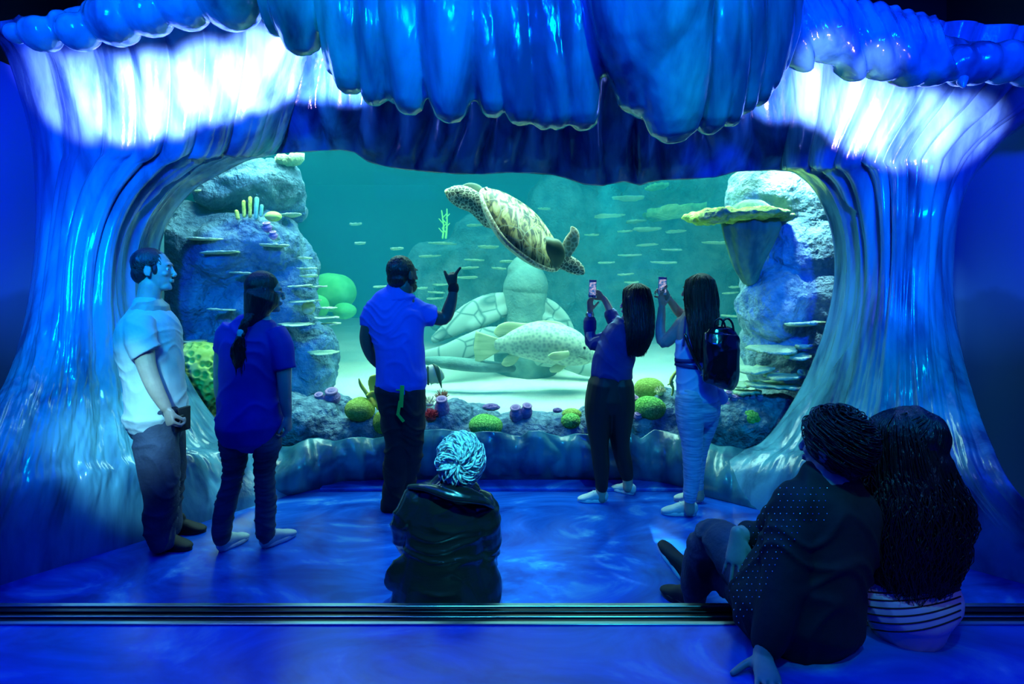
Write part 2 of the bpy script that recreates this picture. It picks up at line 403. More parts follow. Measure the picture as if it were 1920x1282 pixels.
# ---- woman with the braid
def woman_braid():
    fg = Fig(3.46); base = on_floor(462, 1030)
    root = thing('person', 'woman with long dark braid in royal blue T-shirt and faded jeans, seen from behind', 'person', base)
    R = rotm(62, -4); c = fg.p(498, 548); s = .98
    torso = [(482, 610, 0, 40, 26), (474, 640, 0, 55, 33), (470, 690, 0, 50, 34), (468, 740, 0, 54, 36), (469, 785, 0, 59, 40)]
    neck = [(492, 575, 0, 17, 17), (484, 598, 0, 19, 18), (482, 612, 0, 26, 20)]
    armL = [(432, 622, 0, 17), (417, 660, .03, 14), (413, 700, .05, 12), (413, 735, .06, 10.5), (418, 762, .04, 8)]
    armR = [(520, 632, 0, 18), (530, 670, -.02, 16), (533, 712, -.04, 13), (535, 748, -.04, 11.5), (539, 778, -.02, 8)]
    legL = [(446, 794, 0, 29, 33), (441, 830, 0, 27, 32), (440, 870, 0, 20, 25), (434, 905, 0, 18, 21), (424, 945, 0, 19, 22), (416, 985, 0, 17.5, 20), (418, 1008, 0, 15, 18)]
    legR = [(496, 794, 0, 30, 33), (501, 830, 0, 26, 32), (497, 870, 0, 19, 25), (497, 905, 0, 18, 21), (498, 945, 0, 18.5, 22), (497, 985, 0, 18, 20), (498, 1004, 0, 15, 18)]
    hands = [dict(w=fg.p(540, 780, -.02), fdir=(.05, 0, -1), palm=(-1, .2, 0), side=-1, s=.9, curl=(45, 50, 55, 60), thumb=(.4, 20)),
             dict(w=fg.p(419, 764, .04), fdir=(.15, .1, -1), palm=(.9, .4, 0), side=1, s=.9, curl=(40, 45, 50, 55), thumb=(.4, 20))]
    body(root, fg, (c, R, s), [(torso, .86), (neck, 1), (armL, 1), (armR, 1), (legL, .78), (legR, .78)], hands, M_skin)
    b = MB(); b.loft(fg.st([(482, 604, 0, 30, 22), (480, 616, 0, 40, 26)]), sub=3, sides=20); b.build('undershirt', M_mint, root, voxel=.007, smooth=3)
    b = MB()
    b.loft(fg.st([(479, 612, 0, 44, 28), (474, 640, 0, 60, 36), (470, 690, 0, 56, 38), (468, 740, 0, 58, 42), (469, 796, 0, 63, 54)]), sub=4, sides=24)
    b.loft(fg.st([(438, 612, 0, 22), (424, 635, 0, 22), (417, 657, .02, 18)]), sub=3, sides=16, flatcap=True)
    b.loft(fg.st([(512, 622, 0, 24), (527, 650, -.02, 24), (535, 692, -.03, 21)]), sub=3, sides=16, flatcap=True)
    b.build('tshirt', M_navy, root, voxel=.008, smooth=4, disp=wrinkle(.010, 4, 8))
    b = MB(); b.loft(fg.st([(470, 788, 0, 50, 34), (471, 806, 0, 53, 38)]), sub=3, sides=24)
    b.loft(fg.st(legL), sub=5, sides=20); b.loft(fg.st(legR), sub=5, sides=20)
    b.build('jeans', M_jean_g, root, voxel=.007, smooth=3, disp=wrinkle(.0075, 5, 22))
    b = MB(); b.ell(c+R@(V(0, -.025, .035)*s), [.084*s, .1*s, .096*s], rot=R); b.ell(c+R@(V(0, -.06, -.03)*s), [.07*s, .06*s, .065*s], rot=R)
    b.loft(fg.st([(490, 560, -.03, 34, 30), (478, 585, -.05, 22, 20), (468, 602, -.07, 12, 12)]), sub=3, sides=14)
    hr = b.build('hair', M_hair, root, voxel=.006, smooth=4)
    b = MB(); n = 30
    for ph in (0, 2.094, 4.188):
        pts = []
        for k in range(n):
            t = k/(n-1); px = 470-17*t-2*math.sin(t*3); py = 590+38*t
            a = t*7.5+ph
            q = fg.p(px, py, -.1-.02*t); pts.append(q+V(math.sin(a)*.014, -abs(math.sin(a*.5+ph))*.012, 0))
        b.loft([(p, .0135, .012) for p in pts], sub=1, sides=10)
    br = b.build('braid', M_hair, root)
    b = MB(); b.loft(fg.st([(452, 622, -.12, 7), (451, 629, -.12, 7)]), sub=2, sides=12); b.build('hair_tie', M_mint, br)
    b = MB(); tl = fg.st([(451, 630, -.12, 7), (448, 650, -.12, 12, 8), (449, 675, -.11, 13, 8), (452, 700, -.1, 6, 5)]); b.loft(tl, sub=4, sides=10); fall_strands(b, tl, 50, wig=.006, r=.0025)
    b.build('braid_tail', M_hair, br)
    b = MB(); g = R; b.tube([c+R@(V(.03, .1, .004)*s), c+R@(V(.068, .088, .006)*s), c+R@(V(.072, .05, .008)*s)], .0028, sides=6); b.tube([c+R@(V(.012, .105, .004)*s), c+R@(V(.02, .11, -.01)*s), c+R@(V(.045, .1, -.012)*s), c+R@(V(.055, .094, .006)*s)], .0025, sides=6)
    b.build('glasses', M_metal, root)
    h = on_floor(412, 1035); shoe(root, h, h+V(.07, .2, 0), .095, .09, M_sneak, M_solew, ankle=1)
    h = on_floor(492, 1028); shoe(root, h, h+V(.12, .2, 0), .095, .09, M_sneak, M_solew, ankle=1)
# ---- man pointing at the turtle
def man_pointing():
    fg = Fig(4.12); base = on_floor(755, 950)
    root = thing('person', 'man in blue polo shirt and black trousers pointing at the turtle', 'person', base)
    R = rotm(42, 2); c = fg.p(757, 514); s = 1.05
    torso = [(748, 560, 0, 40, 24), (742, 590, 0, 52, 30), (747, 630, 0, 46, 33), (751, 680, 0, 44, 34), (753, 715, 0, 46, 35)]
    neck = [(756, 535, 0, 20, 19), (750, 555, 0, 22, 20)]
    armL = [(700, 585, 0, 16), (690, 615, .0, 14), (688, 640, .03, 13), (698, 668, .1, 11), (715, 688, .17, 8)]
    armR = [(775, 585, .02, 17), (806, 592, .08, 15), (832, 597, .12, 12.5), (843, 575, .12, 12), (849, 552, .1, 9), (850, 538, .1, 7.5)]
    legL = [(732, 730, 0, 30, 34), (738, 780, 0, 25, 32), (745, 830, 0, 24, 27), (742, 870, 0, 23, 25), (740, 910, 0, 20, 22), (737, 935, 0, 21, 22), (735, 944, 0, 22, 23)]
    legR = [(770, 730, 0, 29, 34), (769, 780, 0, 28, 32), (768, 830, .03, 27, 27), (764, 870, .08, 24, 25), (760, 905, .1, 19, 22), (763, 930, .12, 17, 20)]
    hands = [dict(w=fg.p(850, 534, .1), fdir=(-.06, .25, 1), palm=(.35, .95, 0), side=-1, s=.84, curl=(20, 80, 84, 86), thumb=(1.1, -10), idx=22),
             dict(w=fg.p(716, 690, .17), fdir=(.4, .6, -.6), palm=(0, .3, 1), side=1, s=.9, curl=(50, 50, 50, 50))]
    hands[0]['side'] = -1
    body(root, fg, (c, R, s), [(torso, .86), (neck, 1), (armL, 1), (armR, 1), (legL, .75), (legR, .75)], hands[1:], M_skin_dark)
    # pointing hand built finger by finger so index and thumb spread into a V
    b = MB(); q = lambda x, y, dd=.1: fg.p(x, y, dd)
    b.loft([(q(850, 540), .028, .02), (q(848, 528), .036, .022), (q(848, 518), .038, .022)], sub=3, sides=14)
    b.tube([q(851, 522), q(855, 513), q(859, 507), q(863, 502)], .0155, r2=.0095, sides=10)
    b.tube([q(843, 530), q(839, 521), q(836, 514), q(834, 509)], .0165, r2=.0105, sides=10)
    for i, (x, y) in enumerate(((850, 512), (845, 513), (841, 516))):
        b.tube([q(x+1, y+8, .1), q(x, y, .11), q(x, y+1, .14), q(x+1, y+7, .15)], .0105, r2=.009, sides=8)
    b.build('pointing_hand', M_skin_dark, root, voxel=.004, smooth=2)
    b = MB(); b.loft(fg.st([(850, 543, .1, 10.5, 10), (850.5, 537, .1, 10, 9.5)]), sub=2, sides=16); b.build('wristband', M_black, root)
    b = MB(); b.loft(fg.st([(748, 556, 0, 33, 22), (741, 575, 0, 50, 29), (742, 600, 0, 56, 33), (748, 640, 0, 48, 36), (751, 680, 0, 47, 37), (753, 722, 0, 49, 39)]), sub=4, sides=24)
    b.loft(fg.st([(770, 578, .02, 23), (792, 588, .05, 22), (816, 594, .08, 20)]), sub=3, sides=16, flatcap=True)
    b.loft(fg.st([(708, 575, 0, 20), (697, 592, 0, 20), (693, 612, 0, 18)]), sub=3, sides=16, flatcap=True)
    b.build('polo_shirt', M_polo, root, voxel=.008, smooth=4, disp=wrinkle(.009, 4, 9))
    b = MB(); b.loft(fg.st([(746, 545, 0, 25, 22), (746, 553, 0, 28, 24), (747, 560, 0, 33, 26)]), sub=3, sides=20); b.build('collar', M_polo, root, voxel=.006, smooth=2)
    b = MB(); b.loft(fg.st([(752, 722, 0, 44, 36), (752, 740, 0, 42, 37)]), sub=3, sides=22); b.loft(fg.st(legL), sub=5, sides=20); b.loft(fg.st(legR), sub=5, sides=20)
    t = b.build('trousers', M_black, root, voxel=.008, smooth=3, disp=wrinkle(.012, 4, 12))
    b = MB(); b.ell(c+R@(V(0, -.028, .03)*s), [.084*s, .1*s, .098*s], rot=R); b.ell(c+R@(V(0, -.06, -.03)*s), [.073*s, .06*s, .062*s], rot=R)
    b.build('hair', M_hair, root, voxel=.005, smooth=3, disp=lambda p: .003*noise.noise(p*90))
    b = MB(); b.ell(c+R@(V(0, .045, -.088)*s), [.052*s, .052*s, .045*s], rot=R); b.ell(c+R@(V(.05, .02, -.05)*s), [.02*s, .035*s, .04*s], rot=R); b.ell(c+R@(V(-.05, .02, -.05)*s), [.02*s, .035*s, .04*s], rot=R)
    b.build('beard', M_hair, root, voxel=.005, smooth=2, disp=lambda p: .003*noise.noise(p*90))
    b = MB(); b.box(fg.p(753, 743, -.155), (.014, .003, .075), rot=rotm(0, 3, 4)); b.box(fg.p(748, 765, -.15), (.011, .003, .05), rot=rotm(0, 4, 10)); b.box(fg.p(751, 783, -.15), (.01, .003, .035), rot=rotm(0, 3, -38)); b.box(fg.p(748, 731, -.155), (.02, .004, .004))
    o = b.build('lanyard', M_lime, None, bevel=.002); tag(o, 'lime green lanyard strap hanging from the back pocket of black trousers', 'lanyard')
    h = on_floor(732, 951); shoe(root, h, h+V(.07, .22, 0), .1, .09, M_shoeb, M_solew, ankle=1)
    h = on_floor(765, 940); shoe(root, h, h+V(.1, .22, 0), .1, .09, M_shoeb, M_solew, ankle=1)
def phone(px, py, d, w, hgt, label, yaw=0):
    root = thing('mobile_phone', label, 'phone', P(px, py, d))
    k = F/d; R = rotm(yaw, -8, 4)
    b = MB(); b.box(P(px, py, d), (w/k/2, .0045, hgt/k/2), rot=R); b.build('case', M_phone, root, bevel=.003)
    b = MB(); b.box(P(px, py, d)+R@V(0, -.0052, 0), (w/k/2*.86, .0006, hgt/k/2*.72), rot=R); b.build('screen', M_screen, root, flat=True)
    b = MB(); b.ell(P(px, py, d)+R@V(0, -.005, -hgt/k/2*.86), (.006, .0015, .006)); b.build('button', M_metal, root)
# ---- dark-haired girl filming
def girl_phone():
    fg = Fig(4.3); base = on_floor(1145, 938)
    root = thing('person', 'young woman with long black hair in indigo blouse and black leggings, filming with phone', 'person', base)
    R = rotm(-62, 4); c = fg.p(1190, 570); s = .97
    torso = [(1165, 618, 0, 30, 22), (1160, 640, 0, 33, 26), (1152, 670, 0, 34, 27), (1146, 700, 0, 37, 28)]
    neck = [(1188, 590, 0, 15, 15), (1180, 612, 0, 19, 17)]
    armL = [(1150, 628, .02, 14), (1128, 637, .06, 13), (1110, 640, .1, 11), (1106, 615, .12, 9), (1106, 592, .13, 7), (1106, 584, .13, 6.5)]
    armR = [(1170, 612, .1, 13), (1156, 604, .16, 11), (1146, 588, .2, 8.5), (1138, 570, .19, 6.5), (1133, 561, .18, 6)]
    legL = [(1130, 720, 0, 28, 34), (1124, 760, 0, 28, 34), (1123, 800, 0, 23, 28), (1124, 835, -.02, 17, 21), (1127, 870, -.03, 16, 18), (1128, 900, -.04, 12.5, 14), (1128, 914, -.04, 11.5, 13)]
    legR = [(1162, 720, 0, 26, 34), (1163, 760, 0, 27, 34), (1162, 800, .02, 22, 28), (1163, 835, .06, 17, 21), (1171, 870, .1, 15, 17), (1176, 893, .12, 11.5, 12)]
    hands = [dict(w=fg.p(1106, 583, .13), fdir=(.02, .1, 1), palm=(.6, -.75, .1), side=1, s=.84, curl=(22, 28, 32, 36), thumb=(.7, 20)),
             dict(w=fg.p(1132, 560, .18), fdir=(-.75, .1, .7), palm=(-.5, -.7, -.4), side=-1, s=.84, curl=(38, 40, 42, 44), thumb=(.6, 25))]
    ank = [(1127, 912, -.04, 10), (1127, 934, -.04, 10)]; ank2 = [(1177, 892, .12, 9.5), (1177, 914, .12, 9.5)]
    body(root, fg, (c, R, s), [(torso, .86), (neck, 1), (armL, 1), (armR, 1), (legL, .85), (legR, .85), (ank, 1), (ank2, 1)], hands, M_skin)
    b = MB(); b.loft(fg.st([(1172, 612, 0, 26, 20), (1166, 630, 0, 36, 27), (1157, 655, 0, 37, 30), (1149, 680, 0, 38, 31), (1146, 704, 0, 39, 32)]), sub=4, sides=22)
    b.loft(fg.st([(1152, 628, .02, 17), (1130, 639, .06, 16), (1111, 643, .1, 13.5), (1106, 626, .12, 11), (1106, 606, .13, 10)]), sub=4, sides=14)
    b.loft(fg.st([(1168, 616, .1, 16), (1157, 608, .16, 13), (1148, 594, .2, 12)]), sub=3, sides=14)
    sh = b.build('blouse', M_blouse, root, voxel=.007, smooth=4, disp=wrinkle(.009, 5, 9))
    b = MB(); b.loft(fg.st([(1106, 616, .12, 12.5, 12), (1106, 602, .13, 12.5, 12)]), sub=2, sides=16); b.build('cuff', M_blouse, root, voxel=.005, smooth=2)
    b = MB(); b.loft(fg.st([(1151, 601, .19, 13.5, 12), (1145, 588, .2, 13, 12)]), sub=2, sides=16); b.build('cuff', M_blouse, root, voxel=.005, smooth=2)
    b = MB(); b.loft(fg.st([(1145, 702, 0, 37, 30), (1145, 725, 0, 42, 33), (1144, 750, 0, 46, 36)]), sub=3, sides=22); b.loft(fg.st(legL), sub=5, sides=18); b.loft(fg.st(legR), sub=5, sides=18)
    b.build('leggings', M_leg, root, voxel=.007, smooth=4)
    mass = [(1194, 560, -.02, 28, 28), (1198, 590, -.05, 27, 25), (1199, 625, -.1, 25, 18), (1195, 652, -.12, 18, 10), (1192, 662, -.12, 13, 7)]
    b = MB(); b.ell(c+R@(V(0, -.03, .03)*s), [.09*s, .103*s, .1*s], rot=R); b.loft(fg.st(mass), sub=4, sides=16)
    hr = b.build('hair', M_hair, root, voxel=.006, smooth=4)
    b = MB(); fall_strands(b, fg.st(mass), 260, wig=.004, r=.0028, seed=5, spill=.03, crown=True); scalp_strands(b, c, R, s, 200, r=.003, ln=.9, lift=.004, swirl=.1, keep=lambda a, z: z.y < .05, seed=4, rad=(.09, .103, .1)); b.build('loose_strands', M_hair, hr)
    b = MB(); b.loft(fg.st([(1106, 593, .13, 8.2, 8), (1106, 589, .13, 8.2, 8)]), sub=2, sides=16); w = b.build('watch', M_metal, root)
    b = MB(); b.ell(fg.p(1106, 591, .095), (.014, .004, .014)); b.build('watch_face', M_watch, w)
    h = on_floor(1136, 941); shoe(root, h, h+V(-.2, .02, 0), .09, .085, M_sneak, M_solew, laces=M_solew)
    h = on_floor(1188, 927); shoe(root, h, h+V(-.14, .12, 0), .088, .08, M_sneak, M_solew, laces=M_solew)
    phone(1111, 541, 4.37, 14, 34, 'phone held up by the woman in the indigo blouse, screen showing turtle')
# ---- girl with backpack
def girl_backpack():
    fg = Fig(4.0); base = on_floor(1290, 965)
    root = thing('person', 'young woman in pale striped tank top and heather leggings, filming with phone', 'person', base)
    R = rotm(-50, 2); c = fg.p(1307, 546); s = .98
    torso = [(1306, 592, 0, 28, 22), (1301, 615, 0, 34, 26), (1300, 650, 0, 32, 26), (1302, 690, 0, 32, 27), (1306, 730, 0, 36, 30)]
    neck = [(1308, 565, 0, 14, 14), (1308, 588, 0, 18, 16)]
    armL = [(1281, 606, .02, 15), (1264, 626, .06, 13), (1244, 642, .1, 11), (1238, 618, .13, 9.5), (1240, 592, .15, 8), (1241, 576, .15, 6.5)]
    armR = [(1318, 605, .08, 13), (1295, 602, .18, 12), (1272, 584, .24, 9), (1260, 568, .22, 7), (1255, 562, .2, 6)]
    legN = [(1296, 745, -.02, 29, 34), (1294, 785, -.03, 26, 31), (1297, 825, -.04, 20, 24), (1298, 860, -.04, 18, 20), (1297, 900, -.04, 15, 17), (1293, 934, -.04, 12, 13)]
    legF = [(1326, 745, .02, 24, 32), (1326, 785, .06, 20, 28), (1316, 825, .1, 15, 22), (1311, 860, .14, 12, 18), (1310, 890, .16, 9.5, 13), (1311, 913, .17, 8, 10)]
    hands = [dict(w=fg.p(1241, 576, .15), fdir=(-.03, .1, 1), palm=(.55, -.8, .1), side=1, s=.88, curl=(14, 20, 26, 32), thumb=(.7, 20)),
             dict(w=fg.p(1255, 561, .2), fdir=(-.6, .0, .8), palm=(-.5, -.75, -.3), side=-1, s=.88, curl=(45, 48, 50, 54), thumb=(.6, 25))]
    ank = [(1293, 930, -.04, 9.5), (1293, 958, -.04, 9.5)]; ank2 = [(1311, 910, .17, 8), (1312, 932, .17, 8.5)]
    body(root, fg, (c, R, s), [(torso, .92), (neck, 1), (armL, 1), (armR, 1), (legN, .85), (legF, .85), (ank, 1), (ank2, 1)], hands, M_skin)
    b = MB(); b.loft(fg.st([(1300, 642, 0, 33, 28), (1300, 665, 0, 34, 29), (1304, 700, 0, 36, 31), (1306, 728, 0, 38, 34), (1309, 746, 0, 40, 36)]), sub=4, sides=24)
    b.loft(fg.st([(1298, 740, -.05, 27, 18), (1296, 758, -.06, 18, 14)]), sub=3, sides=12)
    b.loft(fg.st([(1340, 735, .0, 18, 22), (1352, 746, .0, 14, 16)]), sub=3, sides=12)
    tt = b.build('tank_top', M_tank, root, voxel=.007, smooth=3, disp=wrinkle(.006, 5, 7))
    for py, ww in ((673, 35), (686, 35.5)):
        b = MB(); b.loft(fg.st([(1300.5+(py-673)*.1, py-4, 0, ww, 30), (1301, py+3, 0, ww+.5, 30.5)]), sub=1, sides=30, flatcap=True); b.build('stripe', M_blouse, tt)
    b = MB()
    for x in (1283, 1318): b.tube([fg.p(x-2, 648, -.1), fg.p(x+1, 620, -.1), fg.p(x+2, 597, -.07), fg.p(x+3, 592, .02)], .007, sides=8)
    b.build('shoulder_strap', M_blouse, root)
    b = MB(); b.loft(fg.st([(1309, 740, 0, 34, 34), (1310, 765, 0, 38, 37)]), sub=3, sides=22); b.loft(fg.st(legN), sub=5, sides=18); b.loft(fg.st(legF), sub=5, sides=18)
    b.build('leggings', M_heather, root, voxel=.007, smooth=4, disp=wrinkle(.003, 8, 26))
    mass = [(1313, 545, -.02, 30, 30), (1316, 580, -.05, 29, 26), (1318, 610, -.1, 26, 18), (1321, 640, -.13, 23, 12), (1322, 668, -.14, 15, 8)]
    b = MB(); b.ell(c+R@(V(0, -.03, .03)*s), [.088*s, .103*s, .1*s], rot=R); b.loft(fg.st(mass), sub=4, sides=16)
    hr = b.build('hair', M_hair_b, root, voxel=.006, smooth=4)
    b = MB(); fall_strands(b, fg.st(mass), 280, wig=.004, r=.003, seed=9, spill=.05, crown=True); b.build('loose_strands', M_hair_b, hr)
    h = on_floor(1304, 966); shoe(root, h, h+V(-.225, .03, 0), .095, .095, M_sneak, M_solew, laces=M_solew)
    h = on_floor(1316, 941); shoe(root, h, h+V(-.19, .04, 0), .09, .085, M_sneak, M_solew)
    phone(1242, 536, 4.17, 16, 34, 'phone held up by the woman with the backpack, nearest the rock column')
    bp = thing('backpack', 'glossy black leather backpack worn by the woman in the pale tank top', 'backpack', fg.p(1352, 718, -.2))
    b = MB(); b.loft(fg.st([(1353, 626, -.2, 33, 17), (1352, 645, -.21, 34, 21), (1352, 675, -.22, 34, 24), (1351, 700, -.22, 34, 26), (1349, 718, -.21, 31, 22), (1347, 725, -.21, 24, 16)]), sub=4, sides=22, flatcap=True)
    pk = b.build('bag_body', M_patent, bp, voxel=.007, smooth=3, disp=wrinkle(.008, 4, 5))
    b = MB(); b.loft(fg.st([(1352, 622, -.2, 28, 13), (1352, 629, -.2, 32, 17)]), sub=3, sides=20); b.build('flap', M_patent, bp, voxel=.006, smooth=2)
    for dx in (-7, 8):
        b = MB(); b.tube([fg.p(1345+dx, 624, -.22), fg.p(1347+dx, 604, -.22), fg.p(1356+dx, 597, -.22), fg.p(1365+dx, 606, -.22), fg.p(1368+dx, 624, -.22)], .007, sides=8); b.build('handle', M_leather, bp)
    b = MB(); b.tube([fg.p(1285, 628, -.11), fg.p(1295, 655, -.135), fg.p(1308, 682, -.15), fg.p(1322, 702, -.18)], .011, sides=8); b.build('strap', M_leather, bp)
    b = MB(); b.tube([fg.p(1316, 690, -.2), fg.p(1317, 700, -.2), fg.p(1315, 704, -.2)], .005, sides=8); b.build('buckle', M_metal, bp)
# ---- white-haired person seated on the floor by the step
def person_leather():
    fg = Fig(2.87); base = V(P(840, 1130, 2.87).x, 2.87, 0)
    root = thing('person', 'white-haired person in black leather jacket sitting on the floor at the step', 'person', base)
    R = rotm(12, 12, 4); c = fg.p(866, 868); s = 1.0
    torso = [(853, 925, 0, 62, 40), (842, 960, 0, 78, 46), (835, 1020, 0, 80, 50), (832, 1080, 0, 80, 54), (832, 1140, 0, 84, 60)]
    neck = [(862, 890, 0, 25, 24), (856, 925, 0, 32, 28)]
    armL = [(778, 945, 0, 28), (762, 975, .02, 24), (757, 1000, .06, 22), (775, 1040, .2, 18), (800, 1060, .3, 13)]
    armR = [(905, 960, 0, 28), (915, 1000, .02, 24), (918, 1035, .06, 22), (905, 1070, .2, 18), (880, 1085, .3, 13)]
    legL = [(800, 1120, .05, 40), (770, 1075, .35, 32), (775, 1075, .5, 26), (790, 1010, .62, 20)]
    legs1 = [(815, 1112, .0, 44, 40), (812, 1040, .2, 34, 34), (820, 948, .4, 25, 25), (820, 972, .56, 20, 20), (820, 992, .68, 14, 14)]
    legs2 = [(866, 1112, .0, 44, 40), (870, 1040, .2, 34, 34), (866, 948, .4, 25, 25), (864, 972, .56, 20, 20), (862, 992, .68, 14, 14)]
    hands = [dict(w=fg.p(802, 1062, .31), fdir=(.6, .5, -.2), palm=(0, .4, -1), side=1, s=.9), dict(w=fg.p(878, 1086, .31), fdir=(-.6, .5, -.2), palm=(0, .4, -1), side=-1, s=.9)]
    body(root, fg, (c, R, s), [(torso, .8), (neck, 1), (armL, .7), (armR, .7), (legs1, .8), (legs2, .8)], hands, M_skin)
    b = MB(); b.loft(fg.st([(854, 918, 0, 50, 36), (848, 935, 0, 74, 44), (840, 970, 0, 80, 50), (835, 1020, 0, 76, 54), (831, 1080, 0, 88, 60), (832, 1128, 0, 104, 68)]), sub=4, sides=28)
    b.loft(fg.st([(785, 935, 0, 32), (768, 965, .0, 30), (760, 992, .05, 27), (772, 1025, .14, 25), (790, 1052, .26, 22)]), sub=4, sides=16)
    b.loft(fg.st([(902, 950, 0, 32), (913, 990, .0, 28), (912, 1028, .04, 26), (905, 1055, .14, 25), (888, 1078, .27, 22)]), sub=4, sides=16)
    b.loft(fg.st([(785, 1030, -.02, 16, 22), (765, 1062, -.03, 26, 20), (745, 1085, -.03, 26, 16), (732, 1096, -.03, 16, 10)]), sub=3, sides=14)
    b.loft(fg.st([(905, 1050, -.0, 24, 26), (920, 1090, -.0, 20, 24), (928, 1122, -.0, 13, 20)]), sub=3, sides=14)
    jk = b.build('leather_jacket', M_leather, root, voxel=.008, smooth=3, disp=wrinkle(.0095, 3.2, 11))
    b = MB()
    def flap(p0, p1, p2, p3):
        b.loft([(p0, .012, .01), (p1, .045, .012), (p2, .05, .012), (p3, .012, .008)], sub=4, sides=10)
    flap(fg.p(828, 902, -.05), fg.p(830, 916, -.1), fg.p(868, 928, -.13), fg.p(905, 930, -.1))
    b.loft([(fg.p(768, 912, -.02), .012, .02), (fg.p(800, 914, -.08), .02, .03), (fg.p(850, 930, -.13), .026, .03), (fg.p(905, 938, -.09), .022, .03), (fg.p(928, 955, -.03), .006, .01)], sub=4, sides=10)
    b.build('jacket_collar', M_leather, root, voxel=.006, smooth=2)
    b = MB(); b.loft(fg.st(legs1), sub=4, sides=16); b.loft(fg.st(legs2), sub=4, sides=16); b.build('trousers', M_black, root, voxel=.009, smooth=3)
    for px in (820, 862):
        h = V(P(px, 1090, 3.55).x, 3.5, 0); shoe(root, h, h+V((px-837)*.001, .26, 0), .1, .09, M_shoeb, M_rubber, ankle=1)
    b = MB(); b.ell(c+R@(V(0, -.025, .03)*s), [.088*s, .103*s, .1*s], rot=R); b.ell(c+R@(V(0, -.06, -.035)*s), [.07*s, .055*s, .062*s], rot=R)
    hr = b.build('hair', M_hair_w, root, voxel=.006, smooth=3)
    b = MB()
    scalp_strands(b, c, R, s, 300, crown=(.02, -.085, .03), tmax=1.6, chaos=True, ln=.55, r=.0075, lift=.06, swirl=.4, rad=(.09, .105, .102), keep=lambda a, z: z.y < .08, seed=21)
    scalp_strands(b, c, R, s, 200, crown=(.02, -.085, .03), tmax=2.2, ln=.8, r=.0075, lift=.06, swirl=.15, rad=(.084, .1, .125), keep=lambda a, z: z.z < -.03 and z.y < .0, seed=23)
    b.build('tousled_strands', M_hair_w, hr)
